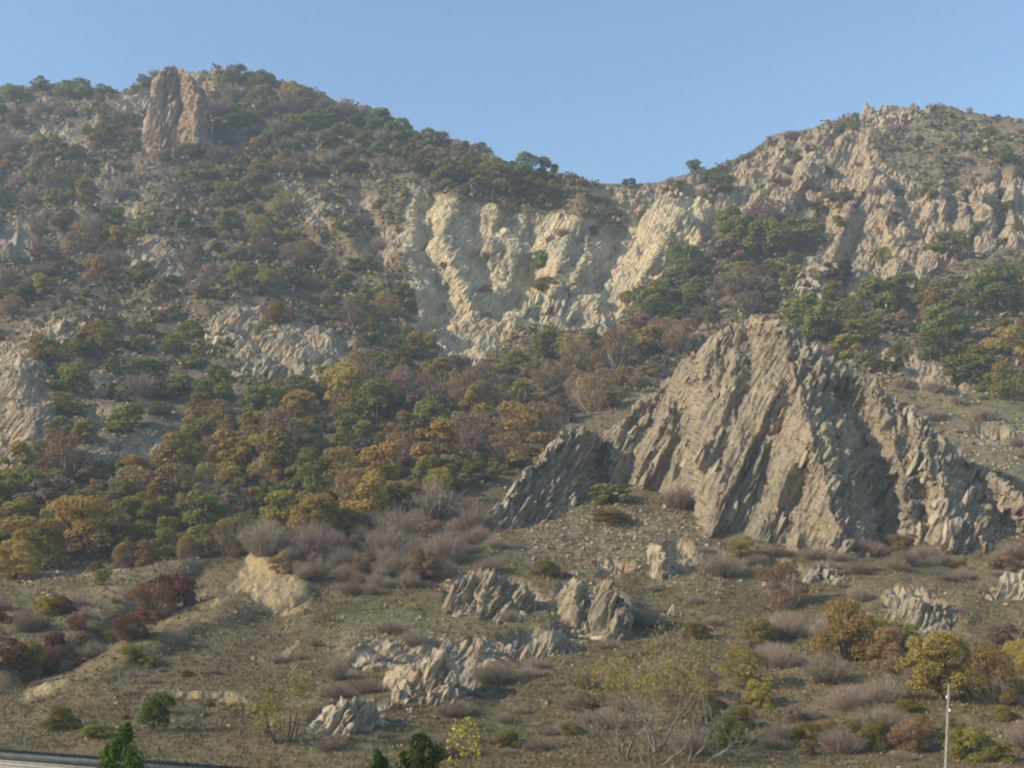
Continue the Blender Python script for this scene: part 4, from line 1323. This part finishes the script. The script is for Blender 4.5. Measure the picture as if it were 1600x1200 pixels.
H('vivid', 236, 1157, 56, 66, 'small round-crowned green tree just above the shed roof', 'tree')
HANDN = len(PLANTS)
rnd = random.Random(11)
REG = [
    # polygon, count, width range, height ratio, weights, rock avoidance
    ([(-80, 165), (230, 150), (225, 240), (200, 330), (-80, 360)], 80, (20, 40), (.6, .95), dict(green=.38, olive=.22, russet=.16, bare=.14, ochre=.1), .6),
    ([(335, 130), (520, 172), (650, 225), (690, 275), (430, 285), (330, 320), (250, 260), (335, 225)], 105, (24, 46), (.6, .9), dict(green=.5, olive=.22, russet=.1, bare=.14, ochre=.04), .6),
    ([(-80, 360), (300, 330), (430, 285), (480, 380), (620, 480), (700, 590), (560, 600), (545, 530), (400, 480), (300, 480), (130, 490), (-80, 540)], 150, (26, 52), (.6, .95), dict(green=.28, olive=.16, russet=.24, bare=.11, ochre=.13, purple=.08), .5),
    ([(-80, 620), (130, 525), (300, 500), (320, 600), (300, 700), (240, 760), (-80, 770)], 46, (24, 46), (.6, .9), dict(green=.5, olive=.22, bare=.2, russet=.08), .55),
    ([(-80, 775), (270, 765), (420, 725), (560, 745), (570, 835), (410, 870), (200, 880), (-80, 890)], 85, (46, 86), (.75, 1.05), dict(ochre=.5, olive=.2, russet=.16, green=.14), 2),
    ([(-80, 800), (270, 770), (300, 660), (540, 600), (720, 610), (770, 700), (745, 770), (570, 850), (410, 875), (200, 882), (-80, 890)], 185, (38, 74), (.75, 1.1), dict(ochre=.36, russet=.30, green=.13, olive=.13, purple=.08), 2),
    ([(740, 625), (780, 595), (930, 570), (1040, 535), (1080, 550), (960, 650), (880, 672), (800, 750), (750, 760)], 75, (28, 60), (.65, 1.0), dict(russet=.3, purple=.25, olive=.2, ochre=.17, green=.08), .7),
    ([(980, 480), (1110, 430), (1135, 350), (1280, 380), (1260, 420), (1230, 490), (1130, 500), (1060, 550)], 46, (26, 56), (.65, 1.0), dict(green=.34, purple=.36, olive=.16, bare=.14), .7),
    ([(1225, 560), (1300, 480), (1400, 470), (1690, 425), (1650, 640), (1560, 640), (1440, 590), (1300, 575)], 70, (28, 62), (.6, .95), dict(green=.42, olive=.2, ochre=.1, purple=.16, bare=.12), .8),
    ([(1370, 200), (1690, 205), (1640, 290), (1400, 305)], 46, (12, 26), (.5, .8), dict(bare=.5, lowgreen=.25, olive=.25), .8),
    ([(600, 215), (860, 290), (880, 330), (700, 318), (640, 280)], 34, (26, 50), (.7, 1.0), dict(green=.6, olive=.3, russet=.1), .7),
    ([(405, 885), (560, 855), (740, 800), (765, 840), (710, 925), (560, 948), (470, 925)], 105, (36, 66), (.7, 1.0), dict(thicket=.9, purple=.06, russet=.04), .8),
    ([(480, 960), (720, 930), (740, 860), (1080, 860), (1690, 905), (1690, 960), (1250, 960), (1080, 1080), (880, 1190), (500, 1190)], 64, (18, 44), (.5, .75), dict(bare=.85, olive=.15), .7),
    ([(1060, 1080), (1250, 980), (1690, 1100), (1690, 1200), (1060, 1200)], 52, (40, 80), (.5, .8), dict(bare=.5, olive=.32, russet=.1, purple=.08), .9),
    ([(-80, 970), (100, 960), (300, 920), (250, 1000), (130, 1055), (-80, 1065)], 40, (20, 44), (.6, .9), dict(red=.55, bare=.28, olive=.1, russet=.07), .9),
    ([(1340, 590), (1440, 600), (1690, 660), (1690, 780), (1480, 690)], 24, (14, 36), (.45, .7), dict(bare=.8, lowgreen=.2), .8),
    ([(1100, 870), (1690, 872), (1690, 920), (1120, 920)], 26, (30, 64), (.4, .7), dict(bare=.75, olive=.1, russet=.15), .9),
    ([(-80, 1080), (400, 1000), (480, 1000), (470, 1160), (250, 1150), (-80, 1150)], 26, (12, 28), (.5, .8), dict(bare=.7, olive=.3), .9),
    ([(1040, 545), (1100, 500), (1120, 510), (1060, 570)], 8, (16, 34), (.5, .8), dict(bare=.5, purple=.5), .9),
    ([(740, 1040), (1000, 1040), (860, 1190), (640, 1190)], 22, (20, 60), (.4, .65), dict(bare=.9, olive=.1), .9),
    ([(880, 300), (1100, 290), (1100, 330), (960, 345)], 12, (12, 26), (.5, .8), dict(olive=.5, bare=.5), 2),
    ([(1140, 260), (1340, 190), (1340, 330), (1200, 330)], 34, (9, 24), (.5, .8), dict(olive=.4, bare=.4, lowgreen=.2), 2),
    ([(1290, 300), (1690, 290), (1690, 410), (1400, 450), (1300, 440)], 40, (9, 26), (.5, .8), dict(olive=.4, bare=.3, lowgreen=.3), 2),
    ([(640, 290), (940, 350), (940, 500), (740, 540), (660, 450)], 10, (10, 26), (.5, .9), dict(olive=.6, bare=.4), 2),
    ([(480, 300), (620, 330), (700, 560), (560, 420)], 14, (14, 30), (.5, .9), dict(green=.5, olive=.3, bare=.2), 2),
]
for poly, cnt, wr, hr, wts, avoid in REG:
    us = [p[0] for p in poly]
    vs = [p[1] for p in poly]
    kinds, ws = list(wts), list(wts.values())
    done, tries = 0, 0
    mine = []
    while done < cnt and tries < cnt * 30:
        tries += 1
        u, v = rnd.uniform(min(us), max(us)), rnd.uniform(min(vs), max(vs))
        if not bool(inpoly(np.array([u]), np.array([v]), poly)[0]):
            continue
        w = (wr[0] * .75 + (wr[1] * 1.2 - wr[0] * .75) * rnd.random() ** 1.4) * (1.12 if min(vs) > 480 else 1.0)
        if any(abs(u - a) < .27 * (w + c) and abs(v - b) < .15 * (w + c) for _, a, b, c, *_ in (mine + PLANTS[:HANDN])):
            continue
        if ground(u, v)[1] > avoid:
            continue
        kd = rnd.choices(kinds, ws)[0]
        rec = (kd, u, v, w, w * rnd.uniform(*hr), None, None)
        mine.append(rec)
        done += 1
    PLANTS += mine

# landmarks that the labels use to say where a plant stands
MARK = [((60, 200), 'on the upper slope left of the pinnacle'), ((300, 270), 'below the pinnacle'), ((470, 190), 'on the wooded crest right of the pinnacle'),
        ((620, 245), 'on the shoulder left of the scar rim'), ((770, 300), 'above the scar rim'), ((80, 330), 'below the slim rock needle'), ((90, 430), 'under the dark jutting rock face'),
        ((250, 470), 'around the rock tower'), ((400, 380), 'in the middle of the left hillside'), ((550, 440), 'on the slope left of the scar'), ((620, 560), 'beside the scar chute'),
        ((80, 600), 'among the left ridge boulders'), ((200, 570), 'behind the left ridge'), ((430, 560), 'around the grey rock dome'), ((120, 700), 'among the rocks above the ochre wood'), ((270, 660), 'below the pale ledge'),
        ((100, 840), 'in the ochre wood over the gully'), ((300, 790), 'in the wood above the gully head'), ((460, 740), 'in the middle of the autumn wood'), ((620, 720), 'in the wood below the tall dark green tree'),
        ((600, 820), 'at the upper edge of the grey thicket'), ((730, 640), 'below the mouth of the scar chute'), ((850, 600), 'on the slope under the scar'), ((820, 700), 'in the hollow left of the crag'),
        ((980, 560), 'at the right foot of the scar'), ((1080, 480), 'between the scar and the crag'), ((1200, 420), 'under the right cliffs'), ((1300, 530), 'behind the crag summit'), ((1450, 510), 'on the green right slope'),
        ((1580, 560), 'on the slope at the right picture edge'), ((1480, 250), 'on the right summit slope'), ((1230, 260), 'on the right shoulder rocks'), ((1000, 310), 'on the saddle rocks'), ((820, 430), 'inside the scar'),
        ((560, 900), 'in the grey thicket'), ((720, 860), 'left of the crag foot'), ((950, 870), 'on the gravel below the crag'), ((1250, 900), 'at the crag foot'), ((1500, 890), 'below the right end of the crag'),
        ((1500, 680), 'on the bare slope right of the crag'), ((150, 990), 'in the eroded gully'), ((250, 1090), 'on the grass above the roof'), ((430, 1060), 'under the yellow earth bank'), ((600, 1000), 'around the low grey slabs'),
        ((780, 1080), 'below the orange rock blade'), ((1050, 1000), 'on the grass right of the jagged outcrop'), ((1150, 1120), 'right of the bare-branched tree'), ((1300, 1140), 'low on the slope under the yellow-ochre tree'),
        ((1450, 1150), 'around the concrete pole'), ((1560, 1170), 'below the golden trees'), ((650, 1170), 'at the bottom of the grass slope'), ((520, 320), 'on the rough rock face left of the scar')]
ORD = ['first', 'second', 'third', 'fourth', 'fifth', 'sixth', 'seventh', 'eighth', 'ninth', 'tenth', 'eleventh', 'twelfth', 'thirteenth', 'fourteenth', 'fifteenth', 'sixteenth', 'seventeenth', 'eighteenth', 'nineteenth', 'twentieth']
cells = {}
for i, (kd, u, v, w, h, lab, form) in enumerate(PLANTS):
    if lab is None:
        k = min(range(len(MARK)), key=lambda j: math.hypot(u - MARK[j][0][0], (v - MARK[j][0][1]) * 1.3))
        cells.setdefault((kd, k), []).append(i)
LAB = {}
for (kd, k), ids in cells.items():
    ids.sort(key=lambda i: PLANTS[i][1])
    name, cat, words = KIND[kd][:3]
    for j, i in enumerate(ids):
        if len(ids) == 1:
            LAB[i] = f'{words} {cat} {MARK[k][1]}'
        elif j == 0:
            LAB[i] = f'leftmost {words} {cat} {MARK[k][1]}'
        elif j == len(ids) - 1:
            LAB[i] = f'rightmost {words} {cat} {MARK[k][1]}'
        else:
            o_ = ORD[j] if j < 20 else f'{j + 1}th'
            LAB[i] = f'{o_} {words} {cat} from the left {MARK[k][1]}'
GROUP = {'vivid': None, 'green': 'green trees on the hillside', 'olive': 'olive green bushes on the hillside', 'ochre': 'ochre autumn trees', 'russet': 'rusty autumn trees', 'purple': 'purplish brown bushes',
         'thicket': 'leafless shrubs of the grey thicket', 'bare': 'bare shrubs on the slopes', 'red': 'dark red bushes in the gully', 'yellow': 'yellow trees', 'lowgreen': 'low dark green bushes'}
cnt = {}
for i, (kd, u, v, w, h, lab, form) in enumerate(PLANTS):
    name, cat, words, leaf, forms = KIND[kd]
    form = form or rnd.choice(forms)
    p, _ = ground(u, v)
    s = m_per_px(p)
    cm, tm = rnd.choice(PROTO['near_' + form if p.y < 108 and 'near_' + form in PROTO else form])
    root = bpy.data.objects.new(name, None)
    root.empty_display_size = 0.3
    COL.objects.link(root)
    root.location = (p.x, p.y, p.z - 0.15 - 0.03 * h * s)
    root.rotation_euler = (R(rnd.uniform(-9, 9)), R(rnd.uniform(-9, 9)), rnd.uniform(0, 6.28))
    k = 1.12
    root.scale = (w * s * k, w * s * k, h * s * 1.1)
    tag(root, lab or LAB[i], cat, GROUP[kd])
    o = add('branches' if form == 'bare' else 'crown', cm, root)
    o.material_slots[0].link = 'OBJECT'
    o.material_slots[0].material = LEAF[leaf]
    o = add('stem' if form in ('bare', 'bush', 'mound', 'thin') else 'trunk', tm, root)
    if form in ('thin', 'bare'):
        o.material_slots[0].link = 'OBJECT'
        o.material_slots[0].material = LEAF['twig']
    cnt[name] = cnt.get(name, 0) + 1
print('plants', time.time() - T0, len(PLANTS), cnt)

# ------------------------------------------------------------------ low scrub and dry grass that nobody could count
rgn = np.random.default_rng(77)
in_u = np.nonzero((U1 > -60) & (U1 < 1660))[0]


def scatter(n, vlo, vhi, rock_max, weight=None):
    """random surface points of the slope, spread evenly over the picture of it"""
    r = rgn.integers(NF, NF + NV - 1, n)
    c = np.clip(np.searchsorted(U1, rgn.uniform(-220, 1830, n)), 0, COLS - 2)
    pv = VVf[r, c]
    ok = (pv > vlo) & (pv < vhi) & (ROCKY[r, c] < rock_max) & (SCARG[r, c] < .4) & (a_soil.reshape(ROWS, COLS)[r, c] < .4)
    if weight is not None:
        ok &= rgn.random(n) < weight(UUf[r, c], pv)
    r, c = r[ok], c[ok]
    fr = rgn.random((len(r), 2))
    p = GP[r, c] * (1 - fr[:, :1]) + GP[r, c + 1] * fr[:, :1]
    return p, UUf[r, c], VVf[r, c]


# scrub clumps: a handful of leaf faces heaped over a small dome
def scrub_w(u, v):
    dens = np.where(v < 620, 1.0, 0.35)
    dens = np.where((v > 880), 0.22, dens)
    dens = np.where((u > 1330) & (v < 330), 0.8, dens)
    n = fbm(np.stack([u / 40, v / 30, 0 * u], -1), 3, seed=5)
    return dens * sstep(-.6, .1, n)


sp, su, sv_ = scatter(125000, 100, 1240, .75, scrub_w)
nq = 6
n = len(sp)
sz = (sp[:, 1] / 200 * (.3 + 1.1 * rgn.random(n) ** 2.2) * np.where(sv_ < 620, 1.15, .75))
d = rgn.normal(size=(n, nq, 3))
d /= np.linalg.norm(d, axis=2)[..., None]
d[..., 2] = np.abs(d[..., 2])
cent = sp[:, None, :] + d * sz[:, None, None] * np.array((1, 1, .75)) * rgn.uniform(.5, 1, (n, nq, 1))
v_, f_ = quads(cent.reshape(-1, 3), d.reshape(-1, 3) + np.array((0, 0, .4)), 1.0, rgn)
c_ = np.repeat(cent.reshape(-1, 3), 4, 0)
v_ = c_ + (v_ - c_) * np.repeat(np.repeat(sz * .47, nq), 4)[:, None]
tag(add('low_scrub', mesh_arrays('low_scrub', v_, f_, mats=[LEAF['heath']])), 'low brown and grey scrub covering the open slopes', kind='stuff')


def grass_w(u, v):
    n = fbm(np.stack([u / 30, v / 16, 0 * u], -1), 3, seed=15)
    return sstep(-.5, .4, n)


gp, gu, gv = scatter(190000, 790, 1250, .8, grass_w)
n = len(gp)
nb = 4
h = (gp[:, 1] / 90 * rgn.uniform(.1, .3, n))
a = rgn.uniform(0, 6.28, (n, nb))
lean = rgn.uniform(.2, .9, (n, nb))
root = gp[:, None, :] + rgn.normal(size=(n, nb, 3)) * (h * .35)[:, None, None] * np.array((1, 1, .05))
tip = root + np.stack([np.cos(a) * lean, np.sin(a) * lean, np.ones_like(a)], -1) * h[:, None, None]
sd = np.stack([-np.sin(a), np.cos(a), 0 * a], -1) * (h * .16)[:, None, None]
v_ = np.stack([root - sd, root + sd, tip], 2).reshape(-1, 3)
f_ = np.arange(len(v_)).reshape(-1, 3)
tag(add('dry_grass', mesh_arrays('dry_grass', v_, f_, mats=[LEAF['grass']])), 'dry tufted grass on the lower slope', kind='stuff')

# loose stones lying on the slopes
stone_v, stone_f = icosphere(1)
pp, pu, pv = scatter(45000, 380, 1240, .95, lambda u, v: np.clip(bil(P_SCREE, PU, PV, u, v) * .9 + .04, 0, 1))
n = len(pp)
sc = (pp[:, 1] / 110 * rgn.uniform(.07, .3, n) ** 1.0)[:, None, None] * rgn.uniform(.6, 1.3, (n, 1, 3))
v_ = (stone_v[None] * (1 + .35 * (rgn.random((n, len(stone_v), 1)) - .5)) * sc * np.array((1, 1, .7)) + pp[:, None, :]).reshape(-1, 3)
f_ = (stone_f[None] + (np.arange(n) * len(stone_v))[:, None, None]).reshape(-1, 3)
tag(add('loose_stones', mesh_arrays('loose_stones', v_, f_, mats=[MAT_ROCKP])), 'pale loose stones strewn over the slopes', kind='stuff')
print('stuff', time.time() - T0, n)

# ------------------------------------------------------------------ foreground: building, pole, bare tree, near bushes
def near_ground(x, y):
    """height of the near ground below the picture"""
    b = np.argmin(np.abs(GP[:NF + 30, :, 0] - x) + np.abs(GP[:NF + 30, :, 1] - y))
    return float(GP[:NF + 30].reshape(-1, 3)[b, 2])


def box_mesh(name, x0, x1, y0, y1, z0, z1, mat):
    v = [(x, y, z) for z in (z0, z1) for y in (y0, y1) for x in (x0, x1)]
    f = [(0, 2, 3, 1), (4, 5, 7, 6), (0, 1, 5, 4), (2, 6, 7, 3), (0, 4, 6, 2), (1, 3, 7, 5)]
    return mesh_arrays(name, v, f, mats=[mat])


MAT_BOARD = make_plain('weathered_grey_boards', (0.20, 0.20, 0.195), (0.34, 0.335, 0.32), scale=9)
MAT_SHEET = make_plain('bluish_grey_corrugated_sheet', (0.055, 0.07, 0.078), (0.10, 0.118, 0.125), scale=5, rough=.6)
MAT_CONC = make_plain('pale_concrete', (0.20, 0.19, 0.165), (0.33, 0.31, 0.27), scale=5)
MAT_IRON = make_plain('dark_iron', (0.03, 0.028, 0.026), (0.06, 0.055, 0.05))
MAT_PORC = make_plain('white_porcelain', (0.62, 0.62, 0.6), (0.75, 0.75, 0.73), rough=.3)

# shed along the lower left edge
A = pix(np.array(-140.0), np.array(1157.5), 37.6)
B = pix(np.array(470.0), np.array(1203.0), 31.0)
L = float(np.hypot(B[0] - A[0], B[1] - A[1]))
ang = math.atan2(B[1] - A[1], B[0] - A[0])
shed = bpy.data.objects.new('shed', None)
COL.objects.link(shed)
zt = float((A[2] + B[2]) / 2)
zg = -11.0
shed.location = (A[0], A[1], zg)
shed.rotation_euler = (0, -math.asin((B[2] - A[2]) / L), ang)
tag(shed, 'grey shed with corrugated roof edge at the lower left corner', 'shed')
Hs = zt - zg + float(A[2] - zt)
# corrugated sheets, falling away from the viewer; each sheet a part
pitch, per = 0.17, 6
nsheet = int(L / (pitch * per)) + 1
xs = np.linspace(0, pitch * per * 1.02, per * 10 + 1)
wave = 0.034 * np.cos(xs / pitch * 2 * math.pi)
ys = np.array([-0.18, 1.6, 3.4])
zs = np.array([0.0, -0.30, -0.62])
V = []
for dz in (0, -0.012):
    for y, z in zip(ys, zs):
        V += [(x, y, z + w + dz) for x, w in zip(xs, wave)]
nx = len(xs)
F = []
for lay in (0, 1):
    for j in range(2):
        for i in range(nx - 1):
            a = lay * 3 * nx + j * nx + i
            F.append((a, a + 1, a + 1 + nx, a + nx))
for i in range(nx - 1):
    F.append((i, i + 1, 3 * nx + i + 1, 3 * nx + i))
sheet_me = mesh_arrays('roof_sheet', V, F, smooth=True, mats=[MAT_SHEET])
for k in range(nsheet):
    o = add('roof_sheet', sheet_me, shed, loc=(k * pitch * per, 0, Hs - 0.045 + 0.004 * (k % 2)))
add('fascia_board', box_mesh('fascia_board', 0, L, -0.10, -0.06, Hs - 0.30, Hs - 0.085, MAT_SHEET), shed)
bm_ = box_mesh('wall_board', 0, L, -0.03, 0.0, 0, 0.092, MAT_BOARD)
bz = Hs - 0.31
kk = 0
while bz > Hs - 4.6:
    o = add('wall_board', bm_, shed, loc=(0, -0.012 * (kk % 2) - 0.004 * (kk % 3), bz - 0.095))
    bz -= 0.1
    kk += 1
add('wall', box_mesh('wall', 0.02, L - .02, 0.01, 3.2, -3, Hs - 0.75, MAT_BOARD), shed)

# leaning concrete pole
tp = pix(np.array(1483.0), np.array(1070.0), 36.0)
bp = pix(np.array(1477.5), np.array(1215.0), 36.0)
dirv = (tp - bp) / np.linalg.norm(tp - bp)
zgp = near_ground(tp[0], tp[1]) - 0.6
base = tp + dirv * ((zgp - tp[2]) / dirv[2])
Lp = float(np.linalg.norm(tp - base))
pole = bpy.data.objects.new('concrete_pole', None)
COL.objects.link(pole)
pole.location = base
pole.rotation_euler = Vector(tuple(dirv)).to_track_quat('Z', 'Y').to_euler()
tag(pole, 'slender pale concrete utility pole standing before the golden trees', 'utility pole')
v, f = tubes([((0, 0, 0), (0, 0, Lp), .085, .042)], 10)
v2, f2 = tubes([((0, 0, Lp), (0, 0, Lp + .03), .042, .02)], 10)
add('shaft', mesh_arrays('shaft', np.concatenate([v, v2]), np.concatenate([f, f2 + len(v)]), smooth=True, mats=[MAT_CONC]), pole)
for sx, dz in ((1, .46), (-1, .84)):
    v, f = tubes([((0, 0, Lp - dz), (sx * .13, 0, Lp - dz), .012, .012), ((sx * .13, 0, Lp - dz), (sx * .13, 0, Lp - dz + .06), .012, .012)], 6)
    br = add('bracket', mesh_arrays('bracket', v, f, mats=[MAT_IRON]), pole)
    v, f = tubes([((sx * .13, 0, Lp - dz + .04), (sx * .13, 0, Lp - dz + .09), .03, .042), ((sx * .13, 0, Lp - dz + .09), (sx * .13, 0, Lp - dz + .13), .042, .018)], 8)
    add('insulator', mesh_arrays('insulator', v, f, smooth=True, mats=[MAT_PORC]), br)


def branching(seed, height, stems, levels=5, spread=0.9, r0=.11, up=0.25, first=0.3):
    """limbs from the root to the fine twigs: (thick segments, fine segments, twig tips)"""
    rg = np.random.default_rng(seed)
    thick, fine, tips = [], [], []

    def grow(p, d, ln, r, lev):
        q = p
        steps = 3 if lev < 3 else 2
        for s in range(steps):
            d = d + rg.normal(size=3) * 0.22 + np.array((0, 0, up * .22))
            d /= np.linalg.norm(d)
            q2 = q + d * ln / steps
            r2 = r * (0.86 if lev < 3 else .75)
            (thick if lev < 3 else fine).append((q, q2, r, r2))
            q, r = q2, r2
        if lev >= levels:
            tips.append(q)
            return
        if lev >= levels - 1:
            tips.append(q)
        for k in range(2 + (rg.random() < .75) + (lev == 1)):
            ax = rg.normal(size=3)
            ax[2] *= .6
            nd = d + ax * spread * .62
            nd /= np.linalg.norm(nd)
            grow(q, nd, ln * rg.uniform(.58, .82), r * rg.uniform(.55, .72), lev + 1)

    for k in range(stems):
        a = 6.28 * k / stems + rg.uniform(-.4, .4)
        d = np.array((math.cos(a) * spread, math.sin(a) * spread * .7, rg.uniform(.55, 1.2)))
        d /= np.linalg.norm(d)
        grow(np.array((0, 0, -.3)), d, height * first, r0 * rg.uniform(.7, 1.1), 0)
    return thick, fine, np.array(tips)


def skeletal_tree(name, cat, label, u, v, Y, width_px, height_px, seed, stems, leafmat, nleaf, leaf, barkmat, r0, levels=5, spread=.9, top_only=0.0):
    if Y is None:
        p, _ = ground(u, v)
    else:
        p = Vector(pix(np.array(float(u)), np.array(float(v)), Y).tolist())
    s = m_per_px(p)
    th, fi, tips = branching(seed, 1.0, stems, levels, spread, r0)
    ext = np.array([b for _, b, _, _ in th + fi])
    k = np.array((width_px * s / (np.percentile(ext[:, 0], 98) - np.percentile(ext[:, 0], 2)),) * 2 + (height_px * s / np.percentile(ext[:, 2], 99),))
    root = bpy.data.objects.new(name, None)
    COL.objects.link(root)
    root.location = p
    tag(root, label, cat)
    kr = k[2]

    def sc(seg):
        return [(a * k, b * k, r * kr, r2 * kr) for a, b, r, r2 in seg]
    add('limbs', mesh_arrays('limbs', *tubes(sc(th), 6), smooth=True, mats=[barkmat]), root)
    add('twigs', mesh_arrays('twigs', *tubes(sc(fi), 3), mats=[LEAF['twig']]), root)
    if nleaf:
        rg = np.random.default_rng(seed + 1)
        t = tips * k
        if top_only:
            t = t[t[:, 2] > np.percentile(t[:, 2], top_only)]
        c = t[rg.integers(0, len(t), nleaf)] + rg.normal(size=(nleaf, 3)) * 0.035 * height_px * s
        vv, ff = quads(c, rg.normal(size=(nleaf, 3)), leaf, rg, 1.6)
        add('leaves', mesh_arrays('leaves', vv, ff, mats=[LEAF[leafmat]]), root)
    return root


skeletal_tree('bare_branched_tree', 'tree', 'wide old tree with pale bare limbs and sparse olive leaves on top', 1018, 1196, None, 330, 180, 3, 6, 'olive', 2600, .085, MAT_PALEBARK, .021, 6, .8, 50)
skeletal_tree('leafy_sapling', 'tree', 'thin sapling with sparse olive leaves beside the humped earth mound', 437, 1180, None, 78, 104, 12, 2, 'olive', 700, .085, MAT_BARK, .03, 5, .6, 20)
#skeletal_tree('small_green_tree', 'tree', 'small round-crowned green tree just above the shed roof', 236, 1156, None, 54, 66, 15, 1, 'vivid', 2600, .10, MAT_BARK, .045, 5, .8, 15)


def near_bush(name, cat, label, u, vtop, wpx, Y, forms, leaf, leafsize, n, seed, hm=None):
    """leafy plant rooted on the near ground whose top shows at u, vtop"""
    t = pix(np.array(float(u)), np.array(float(vtop)), Y)
    zg = near_ground(t[0], t[1]) - .1
    Hh = float(t[2] - zg)
    W = wpx * Y / FPX
    rg = np.random.default_rng(seed)
    root = bpy.data.objects.new(name, None)
    COL.objects.link(root)
    root.location = (t[0], t[1], zg)
    tag(root, label, cat)
    if forms == 'open':
        z = rg.random(n) ** .8
        rad = np.interp(z, [0, .3, .7, 1], [.08, .28, .5, .18])
        a = rg.uniform(0, 6.28, n)
        rr = rad * np.sqrt(rg.uniform(.2, 1, n)) * W
        c = np.stack([np.cos(a) * rr, np.sin(a) * rr, z * Hh + rg.normal(size=n) * .04], -1)
        nr = np.stack([np.cos(a), np.sin(a), .6 + 0 * a], -1)
    else:
        nl = 70
        zl = np.linspace(.05, .97, nl)
        pr = np.interp(zl, [0, .55, .78, .9, 1], [.5, .5, .42, .26, .03])
        al = rg.uniform(0, 6.28, nl)
        rl = pr * W * rg.uniform(.25, .95, nl)
        lc = np.stack([np.cos(al) * rl, np.sin(al) * rl, zl * Hh - .08 * W], -1)
        lr = W * rg.uniform(.09, .2, nl) * np.interp(zl, [0, .8, 1], [1, .8, .45])
        kx = rg.integers(0, nl, n)
        d = rg.normal(size=(n, 3))
        d /= np.linalg.norm(d, axis=1)[:, None]
        c = lc[kx] + d * (lr[kx] * rg.uniform(.4, 1.15, n))[:, None] * np.array((1, 1, 1.35))
        nr = d + np.array((0, 0, .4))
    vv, ff = quads(c, nr, leafsize, rg, 1.9)
    add('crown', mesh_arrays('crown', vv, ff, mats=[LEAF[leaf]]), root)
    segs = [((0, 0, -.3), (0, 0, Hh * .6), .05, .03)]
    for k in range(14):
        aa, zz = rg.uniform(0, 6.28), rg.uniform(.25, .75) * Hh
        segs.append(((0, 0, zz * .7), (math.cos(aa) * W * .35, math.sin(aa) * W * .35, zz + .25 * Hh), .02, .006))
    add('trunk', mesh_arrays('trunk', *tubes(segs), mats=[MAT_BARK]), root)


near_bush('green_conifer', 'tree', 'bright green pointed conifer in front of the shed roof', 201, 1116, 125, 29.0, 'cone', 'vivid', .07, 15000, 31)
near_bush('green_bush', 'bush', 'fresh green bush tip at the lower picture edge left of the taller one', 588, 1164, 80, 33.0, 'cone', 'vivid', .07, 9000, 32)
near_bush('green_bush', 'bush', 'taller dark green bush at the lower picture edge beside the yellow sapling', 660, 1134, 100, 33.0, 'cone', 'vivid', .07, 13000, 33)
near_bush('yellow_sapling', 'tree', 'thin yellow-leaved sapling at the lower picture edge', 726, 1124, 84, 34.0, 'open', 'yellow', .075, 620, 34)

# ------------------------------------------------------------------ the air between the viewer and the hill
hz = NT('pale_haze')
vol = hz.n('ShaderNodeVolumePrincipled')
vol.inputs['Color'].default_value = (0.66, 0.82, 1.0, 1)
vol.inputs['Density'].default_value = 0.0006
vol.inputs['Anisotropy'].default_value = 0.0
for lk in list(hz.t.links):
    hz.t.links.remove(lk)
hz.l(vol.outputs[0], hz.out.inputs['Volume'])
lo, hi = GP.reshape(-1, 3).min(0), GP.reshape(-1, 3).max(0)
hm = box_mesh('haze', float(lo[0]) - 20, float(hi[0]) + 20, float(lo[1]) - 20, float(hi[1]) + 20, min(float(lo[2]), -12) - 2, float(hi[2]) + 12, hz.m)
tag(add('haze', hm), 'thin pale blue autumn haze in the valley air', kind='stuff')
print('all', time.time() - T0)
